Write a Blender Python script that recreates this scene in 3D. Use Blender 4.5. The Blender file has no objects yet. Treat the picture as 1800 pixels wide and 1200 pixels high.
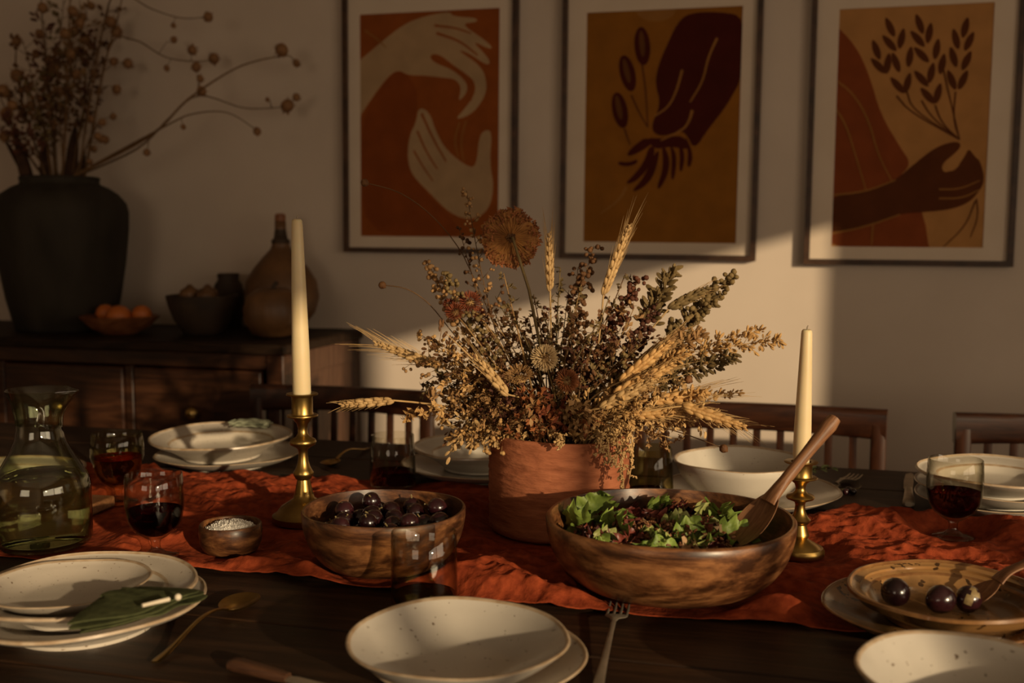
import bpy, bmesh, math, random
from mathutils import Vector, Matrix, noise
from mathutils.geometry import tessellate_polygon
random.seed(7)
C = bpy.context.scene.collection
sc = bpy.context.scene
PI = math.pi
sin, cos = math.sin, math.cos

# ------------------------------------------------------------------ camera, world, sun, daylight, exposure
FPX = 1900.0
PITCH, YAW, CAMZ = math.radians(5.5), math.radians(15.5), 1.23
FW = Vector((-sin(YAW) * cos(PITCH), cos(YAW) * cos(PITCH), -sin(PITCH)))
RT = Vector((cos(YAW), sin(YAW), 0))
UP = RT.cross(FW)
CAM = Vector((0, 0, CAMZ))
cd = bpy.data.cameras.new('camera')
cam = bpy.data.objects.new('camera', cd)
C.objects.link(cam)
cam.location = CAM
cam.rotation_euler = (PI / 2 - PITCH, 0, YAW)
cd.sensor_width = 36
cd.lens = FPX / 1800 * 36
cd.dof.use_dof = True
cd.dof.focus_distance = 1.62
cd.dof.aperture_fstop = 3.6
sc.camera = cam

w = bpy.data.worlds.new('world')
sc.world = w
w.use_nodes = True
w.node_tree.nodes['Background'].inputs[0].default_value = (0.95, 0.80, 0.62, 1)
w.node_tree.nodes['Background'].inputs[1].default_value = 0.25

sd = bpy.data.lights.new('sun', 'SUN')
sun = bpy.data.objects.new('sun', sd)
C.objects.link(sun)
SUN = Vector((-1.15, 1.0, -0.32)).normalized()
sun.rotation_euler = SUN.to_track_quat('-Z', 'Y').to_euler()
sd.energy = 4.2
sd.color = (1.0, 0.75, 0.48)
sd.angle = math.radians(0.9)


def area(name, loc, rot, sx, sy, power, col):
    d = bpy.data.lights.new(name, 'AREA')
    d.shape = 'RECTANGLE'
    d.size, d.size_y = sx, sy
    d.energy = power
    d.color = col
    o = bpy.data.objects.new(name, d)
    C.objects.link(o)
    o.location = loc
    o.rotation_euler = rot
    return o


WX = 2.3                                   # the window wall
DAY = (1.0, 0.77, 0.53)
area('daylight_fill', (WX - .03, .66, 1.4), (0, PI / 2, 0), 1.0, 1.3, 14.5, DAY)
area('daylight_fill', (WX - .03, -1.24, 1.45), (0, PI / 2, 0), 1.1, 2.3, 21, DAY)
area('daylight_fill', (-1.2, -2.95, 1.55), (PI / 2, 0, 0), 1.6, 1.2, 15, DAY)  # added lamp behind the camera for soft frontal fill

sc.view_settings.view_transform = 'Standard'
sc.view_settings.look = 'None'
sc.view_settings.gamma = 1
sc.view_settings.use_curve_mapping = False
sc.view_settings.exposure = 0.0
sc.cycles.use_denoising = True
sc.cycles.max_bounces = 14
sc.cycles.transmission_bounces = 12
sc.cycles.transparent_max_bounces = 24
sc.cycles.caustics_reflective = False
sc.cycles.caustics_refractive = False
sc.cycles.sample_clamp_indirect = 4


# ------------------------------------------------------------------ where a photo point falls on a real plane
def ray(px, py):
    return FW + RT * ((px - 900) / FPX) + UP * ((600 - py) / FPX)


def at(px, py, z):
    d = ray(px, py)
    return CAM + d * ((z - CAMZ) / d.z)


def aty(px, py, y):
    d = ray(px, py)
    return CAM + d * (y / d.y)


def atd(px, py, d):
    return CAM + ray(px, py) * d


# ------------------------------------------------------------------ objects
def thing(name, label, cat, loc=(0, 0, 0), rotz=0, group=None):
    o = bpy.data.objects.new(name, None)
    o.empty_display_size = .02
    C.objects.link(o)
    o.location = loc
    o.rotation_euler = (0, 0, rotz)
    return tag(o, label, cat, group)


def tag(o, label, cat, group=None, kind=None):
    o['label'] = label
    o['category'] = cat
    if group:
        o['group'] = group
    if kind:
        o['kind'] = kind
    return o


class MB:
    def __init__(s):
        s.v, s.f, s.m = [], [], []

    def add(s, vs, fs, m=0):
        b = len(s.v)
        s.v.extend([tuple(v) for v in vs])
        s.f.extend([tuple(i + b for i in f) for f in fs])
        s.m.extend([m] * len(fs))
        return s

    def box(s, x0, x1, y0, y1, z0, z1, m=0, M=None):
        vs = [Vector((x, y, z)) for z in (z0, z1) for y in (y0, y1) for x in (x0, x1)]
        if M:
            vs = [M @ v for v in vs]
        return s.add(vs, [(0, 2, 3, 1), (4, 5, 7, 6), (0, 1, 5, 4), (2, 6, 7, 3), (0, 4, 6, 2), (1, 3, 7, 5)], m)

    def lathe(s, prof, n=48, m=0, mats=None, warp=None, M=None, closed=False):
        """prof: (r, z) pairs; r == 0 at an end becomes a pole; mats: material per band."""
        rings, vs = [], []
        for (r, z) in prof:
            if r <= 1e-6:
                rings.append([len(vs)])
                vs.append(Vector((0, 0, z)))
            else:
                rings.append(list(range(len(vs), len(vs) + n)))
                for k in range(n):
                    a = 2 * PI * k / n
                    v = Vector((r * cos(a), r * sin(a), z))
                    vs.append(warp(v, r, a, z) if warp else v)
        if M:
            vs = [M @ v for v in vs]
        fs, ms = [], []
        pairs = list(zip(rings[:-1], rings[1:]))
        if closed:
            pairs.append((rings[-1], rings[0]))
        for i, (A, B) in enumerate(pairs):
            mm = mats[i] if mats else m
            for k in range(n):
                k2 = (k + 1) % n
                if len(A) == 1 and len(B) == 1:
                    continue
                if len(A) == 1:
                    f = (A[0], B[k2], B[k])
                elif len(B) == 1:
                    f = (A[k], A[k2], B[0])
                else:
                    f = (A[k], A[k2], B[k2], B[k])
                fs.append(f)
                ms.append(mm)
        b = len(s.v)
        s.v.extend([tuple(v) for v in vs])
        s.f.extend([tuple(i + b for i in f) for f in fs])
        s.m.extend(ms)
        return s

    def sweep(s, pts, ws, ts, n=6, m=0, up=None, power=2.0):
        """elliptical (power 2) to boxy (power 4+) section swept along pts; ws half widths, ts half thicknesses."""
        pts = [Vector(p) for p in pts]
        vs, fs = [], []
        N = len(pts)
        prev = None
        for i, p in enumerate(pts):
            d = (pts[min(i + 1, N - 1)] - pts[max(i - 1, 0)])
            d = d.normalized() if d.length > 1e-9 else Vector((0, 0, 1))
            if up is not None:
                u = Vector(up)
                u = u - d * u.dot(d)
            elif prev is not None:
                u = prev - d * prev.dot(d)
            else:
                u = d.orthogonal()
            if u.length < 1e-6:
                u = d.orthogonal()
            u.normalize()
            prev = u
            sd_ = d.cross(u)
            W = ws[i] if isinstance(ws, (list, tuple)) else ws
            T = ts[i] if isinstance(ts, (list, tuple)) else ts
            for k in range(n):
                a = 2 * PI * (k + .5) / n
                ca, sa = cos(a), sin(a)
                e = 2.0 / power
                x = math.copysign(abs(ca) ** e, ca)
                y = math.copysign(abs(sa) ** e, sa)
                vs.append(p + sd_ * (W * x) + u * (T * y))
        for i in range(N - 1):
            for k in range(n):
                k2 = (k + 1) % n
                fs.append((i * n + k, i * n + k2, (i + 1) * n + k2, (i + 1) * n + k))
        fs.append(tuple(range(n - 1, -1, -1)))
        fs.append(tuple((N - 1) * n + k for k in range(n)))
        return s.add(vs, fs, m)

    def tube(s, pts, r, n=5, m=0):
        return s.sweep(pts, r, r, n, m)

    def ell(s, c, ax, L, r, m=0, seg=6, rows=4, r2=None):
        """a pointed-oval body centred at c, long axis ax, full length L, radius r (r2 across)."""
        ax = Vector(ax).normalized()
        u = ax.orthogonal().normalized()
        v = ax.cross(u)
        c = Vector(c)
        r2 = r if r2 is None else r2
        vs = [c - ax * (L / 2)]
        for i in range(1, rows):
            t = PI * i / rows
            for k in range(seg):
                a = 2 * PI * k / seg
                vs.append(c - ax * (L / 2 * cos(t)) + (u * (r * cos(a)) + v * (r2 * sin(a))) * sin(t))
        vs.append(c + ax * (L / 2))
        fs = []
        for k in range(seg):
            fs.append((0, 1 + (k + 1) % seg, 1 + k))
        for i in range(rows - 2):
            for k in range(seg):
                a, b = 1 + i * seg + k, 1 + i * seg + (k + 1) % seg
                fs.append((a, b, b + seg, a + seg))
        e = len(vs) - 1
        o = 1 + (rows - 2) * seg
        for k in range(seg):
            fs.append((o + k, o + (k + 1) % seg, e))
        return s.add(vs, fs, m)

    def leaf(s, base, d, nrm, L, W, m=0, curl=.25, n=4):
        """a thin curved leaf blade with a folded midrib."""
        d = Vector(d).normalized()
        nrm = Vector(nrm)
        nrm = (nrm - d * nrm.dot(d))
        nrm = nrm.normalized() if nrm.length > 1e-6 else d.orthogonal().normalized()
        sd_ = d.cross(nrm)
        base = Vector(base)
        vs, fs = [], []
        for i in range(n + 1):
            t = i / n
            wv = W * sin(PI * min(.98, .06 + .92 * t)) ** .8
            p = base + d * (L * t) - nrm * (curl * L * t * t)
            vs += [p + sd_ * wv + nrm * (wv * .35), p, p - sd_ * wv + nrm * (wv * .35)]
        for i in range(n):
            a = i * 3
            fs += [(a, a + 1, a + 4, a + 3), (a + 1, a + 2, a + 5, a + 4)]
        return s.add(vs, fs, m)

    def build(s, name, mats, parent=None, smooth=True, angle=40, bevel=0, loc=None, seg=2):
        me = bpy.data.meshes.new(name)
        me.from_pydata(s.v, [], s.f)
        mats = mats if isinstance(mats, (list, tuple)) else [mats]
        for mm in mats:
            me.materials.append(mm)
        if any(s.m):
            me.polygons.foreach_set('material_index', s.m)
        if smooth:
            me.shade_smooth()
            if angle < 180:
                me.set_sharp_from_angle(angle=math.radians(angle))
        me.update()
        o = bpy.data.objects.new(name, me)
        C.objects.link(o)
        if parent:
            o.parent = parent
        if loc is not None:
            o.location = loc
        if bevel:
            bv = o.modifiers.new('bevel', 'BEVEL')
            bv.width = bevel
            bv.segments = seg
            bv.limit_method = 'ANGLE'
        return o


def boxpart(name, m, parent, x0, x1, y0, y1, z0, z1, bevel=.004, **k):
    return MB().box(x0, x1, y0, y1, z0, z1).build(name, m, parent, bevel=bevel, **k)


# ------------------------------------------------------------------ materials
def newmat(name):
    m = bpy.data.materials.new(name)
    m.use_nodes = True
    nt = m.node_tree
    return m, nt, nt.nodes['Principled BSDF']


def N(nt, typ, **kw):
    n = nt.nodes.new(typ)
    for k, v in kw.items():
        if k in n.inputs.keys():
            n.inputs[k].default_value = v
        else:
            setattr(n, k, v)
    return n


def ramp(nt, fac, stops):
    r = nt.nodes.new('ShaderNodeValToRGB')
    e = r.color_ramp.elements
    while len(e) < len(stops):
        e.new(.5)
    for el, (p, c) in zip(e, stops):
        el.position = p
        el.color = (*c, 1)
    nt.links.new(fac, r.inputs[0])
    return r


def coords(nt, scale=(1, 1, 1), rot=(0, 0, 0)):
    tc = nt.nodes.new('ShaderNodeTexCoord')
    mp = nt.nodes.new('ShaderNodeMapping')
    mp.inputs['Scale'].default_value = scale
    mp.inputs['Rotation'].default_value = rot
    nt.links.new(tc.outputs['Object'], mp.inputs[0])
    return mp.outputs[0]


def bump(nt, b, h, strength, dist=.01):
    n = nt.nodes.new('ShaderNodeBump')
    n.inputs['Strength'].default_value = strength
    n.inputs['Distance'].default_value = dist
    nt.links.new(h, n.inputs['Height'])
    nt.links.new(n.outputs[0], b.inputs['Normal'])


def plain(name, c1, c2=None, scale=30, rough=.5, metal=0, bmp=0, detail=5, spec=.5, stretch=(1, 1, 1), bdist=.004, coat=0, sss=0, rand=0):
    m, nt, b = newmat(name)
    c2 = c2 or tuple(x * .7 for x in c1)
    n = N(nt, 'ShaderNodeTexNoise', Scale=scale, Detail=detail)
    nt.links.new(coords(nt, stretch), n.inputs['Vector'])
    r = ramp(nt, n.outputs[0], [(.32, c2), (.68, c1)])
    out = r.outputs[0]
    if rand:
        oi = nt.nodes.new('ShaderNodeObjectInfo')
        hs = nt.nodes.new('ShaderNodeHueSaturation')
        mr = N(nt, 'ShaderNodeMapRange')
        mr.inputs['To Min'].default_value = 1 - rand
        mr.inputs['To Max'].default_value = 1 + rand
        nt.links.new(oi.outputs['Random'], mr.inputs['Value'])
        nt.links.new(mr.outputs[0], hs.inputs['Value'])
        nt.links.new(out, hs.inputs['Color'])
        out = hs.outputs[0]
    nt.links.new(out, b.inputs['Base Color'])
    b.inputs['Roughness'].default_value = rough
    b.inputs['Metallic'].default_value = metal
    b.inputs['Specular IOR Level'].default_value = spec
    b.inputs['Coat Weight'].default_value = coat
    if sss:
        b.inputs['Subsurface Weight'].default_value = sss
        b.inputs['Subsurface Radius'].default_value = (.02, .012, .006)
        b.inputs['Subsurface Scale'].default_value = .6
    if bmp:
        bump(nt, b, n.outputs[0], bmp, bdist)
    return m


def wood(name, c_dark, c_mid, c_light, scale=(2, 18, 18), rough=.45, bmp=.15, fig=6.0, coat=0, rings=3.0, spec=.4, stops=(.38, .53, .70)):
    """grain runs along local X (scale is per axis)."""
    m, nt, b = newmat(name)
    v = coords(nt, scale)
    n1 = N(nt, 'ShaderNodeTexNoise', Scale=1.0, Detail=6, Roughness=.6, Distortion=rings)
    nt.links.new(v, n1.inputs['Vector'])
    n2 = N(nt, 'ShaderNodeTexNoise', Scale=fig, Detail=8, Roughness=.7)
    nt.links.new(v, n2.inputs['Vector'])
    mx = N(nt, 'ShaderNodeMath', operation='MULTIPLY_ADD')
    nt.links.new(n2.outputs[0], mx.inputs[0])
    mx.inputs[1].default_value = .35
    mx2 = N(nt, 'ShaderNodeMath', operation='MULTIPLY')
    nt.links.new(n1.outputs[0], mx2.inputs[0])
    mx2.inputs[1].default_value = .75
    nt.links.new(mx2.outputs[0], mx.inputs[2])
    r = ramp(nt, mx.outputs[0], [(stops[0], c_dark), (stops[1], c_mid), (stops[2], c_light)])
    oi = nt.nodes.new('ShaderNodeObjectInfo')
    hs = nt.nodes.new('ShaderNodeHueSaturation')
    mr = N(nt, 'ShaderNodeMapRange')
    mr.inputs['To Min'].default_value = .85
    mr.inputs['To Max'].default_value = 1.15
    nt.links.new(oi.outputs['Random'], mr.inputs['Value'])
    nt.links.new(mr.outputs[0], hs.inputs['Value'])
    nt.links.new(r.outputs[0], hs.inputs['Color'])
    nt.links.new(hs.outputs[0], b.inputs['Base Color'])
    b.inputs['Roughness'].default_value = rough
    b.inputs['Coat Weight'].default_value = coat
    b.inputs['Specular IOR Level'].default_value = spec
    b.inputs['Coat Roughness'].default_value = .25
    if bmp:
        bump(nt, b, n2.outputs[0], bmp, .002)
    return m


def stoneware(name, base, speck, dens=.68, scale=220, rough=.32, mott=.85, patch=(.3, .7, 14)):
    m, nt, b = newmat(name)
    v = coords(nt)
    n = N(nt, 'ShaderNodeTexNoise', Scale=patch[2], Detail=5)
    nt.links.new(v, n.inputs['Vector'])
    r1 = ramp(nt, n.outputs[0], [(patch[0], tuple(x * mott for x in base)), (patch[1], base)])
    n2 = N(nt, 'ShaderNodeTexNoise', Scale=scale, Detail=2)
    nt.links.new(v, n2.inputs['Vector'])
    r2 = ramp(nt, n2.outputs[0], [(dens, (0, 0, 0)), (dens + .035, (1, 1, 1))])
    mx = nt.nodes.new('ShaderNodeMix')
    mx.data_type = 'RGBA'
    nt.links.new(r2.outputs[0], mx.inputs[0])
    nt.links.new(r1.outputs[0], mx.inputs[6])
    mx.inputs[7].default_value = (*speck, 1)
    nt.links.new(mx.outputs[2], b.inputs['Base Color'])
    b.inputs['Roughness'].default_value = rough
    b.inputs['Coat Weight'].default_value = .25
    b.inputs['Coat Roughness'].default_value = .12
    bump(nt, b, n.outputs[0], .12, .004)
    return m


def thin_glass(name, tint, edge, rough=.01, refl=1.0):
    """thin blown wall: see-through, its colour deepening where the wall is met edge-on."""
    m = bpy.data.materials.new(name)
    m.use_nodes = True
    nt = m.node_tree
    nt.nodes.clear()
    out = nt.nodes.new('ShaderNodeOutputMaterial')
    lw = N(nt, 'ShaderNodeLayerWeight', Blend=.5)
    r = ramp(nt, lw.outputs['Facing'], [(.3, tint), (.95, edge)])
    tr = nt.nodes.new('ShaderNodeBsdfTransparent')
    nt.links.new(r.outputs[0], tr.inputs[0])
    gl = N(nt, 'ShaderNodeBsdfGlossy', Roughness=rough)
    pw = N(nt, 'ShaderNodeMath', operation='POWER')       # Schlick: the same from both sides of a thin wall
    nt.links.new(lw.outputs['Facing'], pw.inputs[0])
    pw.inputs[1].default_value = 5
    mu = N(nt, 'ShaderNodeMath', operation='MULTIPLY_ADD')
    nt.links.new(pw.outputs[0], mu.inputs[0])
    mu.inputs[1].default_value = .80 * refl
    mu.inputs[2].default_value = .045 * refl
    mx = nt.nodes.new('ShaderNodeMixShader')
    nt.links.new(mu.outputs[0], mx.inputs[0])
    nt.links.new(tr.outputs[0], mx.inputs[1])
    nt.links.new(gl.outputs[0], mx.inputs[2])
    nt.links.new(mx.outputs[0], out.inputs[0])
    return m


def liquid(name, col, ior=1.33):
    m = bpy.data.materials.new(name)
    m.use_nodes = True
    nt = m.node_tree
    nt.nodes.clear()
    out = nt.nodes.new('ShaderNodeOutputMaterial')
    g = N(nt, 'ShaderNodeBsdfGlass', IOR=ior, Roughness=0.0)
    g.inputs['Color'].default_value = (*col, 1)
    nt.links.new(g.outputs[0], out.inputs[0])
    return m


M = {}
M['wall'] = plain('plaster', (.63, .53, .44), (.57, .475, .39), 3.2, .9, bmp=.25, detail=9, spec=.2)
M['floor'] = wood('floor wood', (.03, .015, .008), (.07, .035, .018), (.11, .06, .03), (2, 14, 14), .5)
M['ceiling'] = plain('ceiling paint', (.62, .56, .48), (.58, .52, .44), 4, .9)
M['table'] = wood('dark table wood', (.009, .0040, .0016), (.022, .0100, .0044), (.046, .0215, .0095), (1.6, 20, 20), .5, .3, spec=.28)
M['mahogany'] = wood('mahogany', (.010, .003, .0014), (.026, .008, .0032), (.050, .016, .006), (14, 14, 2.5), .38, .12, coat=.12, spec=.3)
M['mahogany_h'] = wood('mahogany rail', (.010, .003, .0014), (.026, .008, .0032), (.050, .016, .006), (2.5, 14, 14), .36, .12, coat=.15, spec=.3)
M['sideboard'] = wood('sideboard wood', (.012, .004, .002), (.034, .012, .005), (.062, .024, .010), (2.2, 16, 16), .45, .15, coat=.05, spec=.25)
M['sideboard_v'] = wood('sideboard upright', (.04, .016, .009), (.075, .033, .018), (.105, .05, .028), (16, 16, 2), .5, .15)
M['sideboard_top'] = wood('sideboard top wood', (.008, .004, .002), (.02, .010, .005), (.035, .018, .009), (2, 16, 16), .6, .15, spec=.15)
M['acacia'] = wood('acacia', (.040, .014, .005), (.125, .048, .017), (.30, .130, .048), (4.5, 4.5, 17), .38, .12, 5.0, coat=.15, rings=3.2, stops=(.46, .55, .66))
M['acacia_d'] = wood('dark acacia', (.032, .011, .004), (.095, .036, .013), (.23, .098, .035), (6, 6, 20), .42, .12, 5.0, coat=.1, rings=3.2, stops=(.45, .55, .67))
M['spoonwood'] = wood('spoon wood', (.11, .045, .020), (.21, .095, .043), (.32, .16, .075), (5, 60, 60), .5, .1)
M['handle'] = wood('handle wood', (.03, .012, .006), (.07, .03, .015), (.12, .055, .026), (5, 60, 60), .45, .1)
M['rust'] = plain('rust gauze', (.32, .058, .018), (.17, .026, .008), 60, .85, bmp=.9, detail=10, spec=.15, bdist=.004)
M['terracotta'] = plain('terracotta', (.36, .125, .058), (.25, .080, .036), 26, .8, bmp=.5, detail=12, spec=.2, stretch=(1, 1, 3.5), bdist=.012)
M['cream'] = stoneware('cream stoneware', (.55, .49, .41), (.13, .07, .03))
M['cream2'] = stoneware('pale stoneware', (.58, .53, .45), (.22, .14, .07), dens=.71)
M['grey'] = stoneware('grey stoneware', (.50, .46, .40), (.12, .08, .05), dens=.69, scale=150)
M['rim'] = plain('brown glaze break', (.46, .36, .25), (.32, .22, .13), 60, .35, coat=.2)
M['brownware'] = stoneware('tawny stoneware', (.30, .160, .058), (.05, .025, .010), dens=.62, scale=70, rough=.2, mott=.3, patch=(.46, .56, 9))
M['brownrim'] = plain('dark tawny glaze', (.26, .13, .045), (.14, .06, .02), 50, .25, coat=.3)
M['brass'] = plain('aged brass', (.42, .275, .085), (.29, .18, .05), 25, .33, 1, bmp=.04)
M['brass_d'] = plain('dull brass', (.48, .32, .11), (.34, .21, .07), 30, .27, 1)
M['steel'] = plain('old silver', (.55, .48, .38), (.42, .36, .28), 40, .55, 1)
M['wax'] = plain('ivory wax', (.70, .58, .36), (.63, .50, .29), 9, .45, sss=.5, spec=.4)
M['wick'] = plain('wick', (.35, .28, .2), None, 60, .9)
M['frame'] = wood('walnut frame', (.020, .008, .003), (.045, .019, .008), (.08, .035, .015), (6, 6, 6), .45, .1)
M['mat'] = plain('mat board', (.66, .55, .44), (.62, .51, .40), 8, .9, spec=.1)
M['green_glass'] = thin_glass('green glass', (.91, .93, .83), (.36, .41, .24), .012, 1.5)
M['clear_glass'] = thin_glass('clear glass', (.97, .96, .92), (.50, .48, .40), .010, 1.2)
M['olive_glass'] = thin_glass('olive glass', (.91, .87, .68), (.46, .42, .22), .012)
M['pane'] = thin_glass('window pane', (.96, .97, .95), (.8, .82, .8), .01, .6)
M['water'] = liquid('water', (.93, .92, .80))
M['wine'] = liquid('wine', (.15, .008, .007), 1.34)
M['amber'] = liquid('amber wine', (.75, .40, .09), 1.34)
M['olive_wine'] = liquid('pale wine', (.42, .33, .09), 1.34)
M['grape'] = plain('grape skin', (.026, .006, .008), (.008, .002, .003), 40, .22, spec=.6, coat=.3, rand=.5)
M['scar'] = plain('grape scar', (.26, .19, .075), (.13, .08, .03), 160, .6)
M['darkleaf'] = plain('dark dried leaf', (.06, .026, .010), (.03, .013, .006), 40, .7, spec=.2)
M['stemgreen'] = plain('grape stalk', (.2, .15, .06), None, 40, .7)
M['salt'] = plain('salt', (.80, .77, .72), (.66, .63, .58), 200, .6, bmp=.8, bdist=.003)
M['napkin'] = plain('green linen', (.072, .078, .032), (.046, .052, .021), 90, .9, bmp=.3, spec=.1)
M['napkin_p'] = plain('sage linen', (.36, .38, .27), (.28, .30, .21), 90, .9, bmp=.3, spec=.1)
M['bone'] = plain('bone pin', (.72, .63, .48), None, 30, .4)
M['charcoal'] = plain('charcoal stoneware', (.038, .030, .021), (.022, .017, .011), 12, .75, spec=.2, bmp=.3, detail=8, stretch=(1, 1, .4))
M['orange'] = plain('orange peel', (.50, .14, .02), (.42, .10, .014), 120, .5, bmp=.3)
M['redwood'] = wood('reddish wood', (.10, .03, .010), (.18, .06, .02), (.26, .10, .035), (8, 8, 20), .5, .1)
M['gourd'] = plain('gourd skin', (.16, .075, .026), (.085, .038, .013), 16, .5, bmp=.2)
M['darkclay'] = plain('dark clay', (.045, .024, .010), (.022, .011, .005), 18, .7, bmp=.3)
M['lettuce'] = plain('lettuce', (.20, .27, .050), (.085, .135, .022), 60, .5, spec=.35, rand=.3, sss=.1)
M['lettuce_y'] = plain('pale lettuce', (.36, .37, .13), (.21, .24, .065), 60, .5, spec=.35, rand=.25)
M['redleaf'] = plain('red lettuce', (.15, .035, .022), (.06, .014, .012), 50, .4, spec=.4, rand=.4)
M['tanleaf'] = plain('dried leaf', (.42, .28, .14), (.30, .17, .08), 60, .7, rand=.3)
M['crumb'] = plain('chopped walnut', (.26, .105, .035), (.085, .028, .010), 150, .7)
STRAW = plain('straw', (.52, .345, .155), (.37, .225, .09), 60, .65, spec=.3, rand=.18)
TAN = plain('tan seed', (.33, .19, .078), (.21, .11, .042), 80, .7, spec=.25, rand=.2)
GOLD = plain('golden seed', (.52, .32, .125), (.35, .19, .065), 80, .65, spec=.3, rand=.15)
BROWN = plain('brown seed', (.15, .068, .025), (.08, .034, .013), 80, .7, spec=.25, rand=.25)
DRED = plain('red brown seed', (.105, .036, .017), (.05, .016, .009), 80, .7, spec=.25, rand=.2)
OLIVE = plain('olive seed', (.17, .115, .045), (.095, .062, .024), 80, .7, spec=.25, rand=.2)
STEM = plain('dry stem', (.33, .20, .075), (.20, .11, .04), 70, .7, spec=.25, rand=.2)
DSTEM = plain('dark dry stem', (.16, .085, .032), (.09, .045, .018), 70, .7, spec=.25, rand=.2)
RUSTF = plain('rust petals', (.32, .115, .038), (.16, .05, .018), 45, .7, spec=.2)
OCHREF = plain('ochre petals', (.38, .175, .048), (.17, .065, .02), 35, .7, spec=.2)
CREAMF = plain('cream petals', (.50, .37, .20), (.34, .22, .105), 60, .7, spec=.2)
MUM = plain('brick petals', (.21, .055, .022), (.10, .024, .012), 60, .7, spec=.2)

# ------------------------------------------------------------------ room shell
Y1, Y0, X0, ZC = 3.3, -3.0, -4.2, 2.75


def struct(name, b, m, **k):
    o = b.build(name, m, **k)
    o['kind'] = 'structure'
    return o


struct('floor', MB().box(X0, WX, Y0, Y1, -.05, 0), M['floor'])
struct('ceiling', MB().box(X0, WX, Y0, Y1, ZC, ZC + .05), M['ceiling'])
struct('wall_back', MB().box(X0, WX, Y1, Y1 + .12, 0, ZC), M['wall'])
struct('wall_left', MB().box(X0 - .12, X0, Y0, Y1, 0, ZC), M['wall'])
WINS = [(1.77, 2.55, .9, 2.02), (.02, 1.33, .9, 2.02), (-2.40, -.08, .9, 2.02)]
b = MB()
edges = [Y0] + [e for wn in reversed(WINS) for e in wn[:2]] + [Y1]
for i in range(0, len(edges), 2):
    b.box(WX, WX + .1, edges[i], edges[i + 1], 0, ZC)
for (a, c, z0, z1) in WINS:
    b.box(WX, WX + .1, a, c, 0, z0)
    b.box(WX, WX + .1, a, c, z1, ZC)
struct('wall_right', b, M['wall'], smooth=False)
b = MB()
fx0, fx1, fz0, fz1 = -2.0, -.4, .95, 2.15
b.box(X0, fx0, Y0 - .1, Y0, 0, ZC).box(fx1, WX, Y0 - .1, Y0, 0, ZC)
b.box(fx0, fx1, Y0 - .1, Y0, 0, fz0).box(fx0, fx1, Y0 - .1, Y0, fz1, ZC)
struct('wall_front', b, M['wall'], smooth=False)
struct('baseboard_back', MB().box(X0, WX, Y1 - .015, Y1, 0, .1), M['wall'], bevel=.003)


def window(n, y0, y1, z0, z1, bars, rails, front=False):
    e = bpy.data.objects.new('window_%d' % n, None)
    C.objects.link(e)
    e['kind'] = 'structure'
    b = MB()
    t = .022
    if not front:
        x0, x1 = WX + .03, WX + .07
        for (a, c) in ((y0, y0 + t), (y1 - t, y1)):
            b.box(x0, x1, a, c, z0, z1)
        for (a, c) in ((z0, z0 + t), (z1 - t, z1)):
            b.box(x0, x1, y0, y1, a, c)
        for y in bars:
            b.box(x0, x1, y - .016, y + .016, z0, z1)
        for z in rails:
            b.box(x0, x1, y0, y1, z - .011, z + .011)
        b.build('window_frame', M['frame'], e, smooth=False)
        MB().box(WX + .048, WX + .052, y0 + t, y1 - t, z0 + t, z1 - t).build('pane', M['pane'], e, smooth=False)
    else:
        ya, yb = Y0 - .07, Y0 - .03
        for (a, c) in ((y0, y0 + t), (y1 - t, y1)):
            b.box(a, c, ya, yb, z0, z1)
        for (a, c) in ((z0, z0 + t), (z1 - t, z1)):
            b.box(y0, y1, ya, yb, a, c)
        b.build('window_frame', M['frame'], e, smooth=False)
        MB().box(y0 + t, y1 - t, Y0 - .052, Y0 - .048, z0 + t, z1 - t).build('pane', M['pane'], e, smooth=False)
    return e


window(1, *WINS[0], [], [])
w2 = window(2, *WINS[1], [], [])
# unseen blind added over the middle window to lower the sun patch's top
MB().box(WX + .005, WX + .012, .0, 1.35, 1.89, 2.04).build('added_sun_blind', M['mat'], w2, smooth=False)
window(3, *WINS[2], [-.72, -1.30, -1.88], [])
window(4, fx0, fx1, fz0, fz1, [], [], True)  # unseen window, added so the frontal fill lamp has an opening

# ------------------------------------------------------------------ dining table
T = .75
table = thing('dining_table', 'long dark-stained plank dining table set for a meal', 'table', (0, 0, 0))
TY0, TY1, TX0, TX1 = .80, 2.335, -2.25, 1.35
npl = 8
pw = (TY1 - TY0) / npl
for i in range(npl):
    y0 = TY0 + i * pw
    boxpart('plank', M['table'], table, -(TX1 - TX0) / 2, (TX1 - TX0) / 2, -pw / 2 + .0012, pw / 2 - .0012, -.02, .02, .003,
            loc=((TX0 + TX1) / 2, y0 + pw / 2, T - .02))
boxpart('apron', M['table'], table, TX0 + .1, TX1 - .1, TY0 + .08, TY0 + .105, T - .13, T - .04)
boxpart('apron', M['table'], table, TX0 + .1, TX1 - .1, TY1 - .105, TY1 - .08, T - .13, T - .04)
boxpart('apron', M['table'], table, TX0 + .08, TX0 + .105, TY0 + .1, TY1 - .1, T - .13, T - .04)
boxpart('apron', M['table'], table, TX1 - .105, TX1 - .08, TY0 + .1, TY1 - .1, T - .13, T - .04)
for x in (TX0 + .07, TX1 - .15):
    for y in (TY0 + .07, TY1 - .15):
        boxpart('leg', M['table'], table, x, x + .08, y, y + .08, 0, T - .04, .006)

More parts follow.
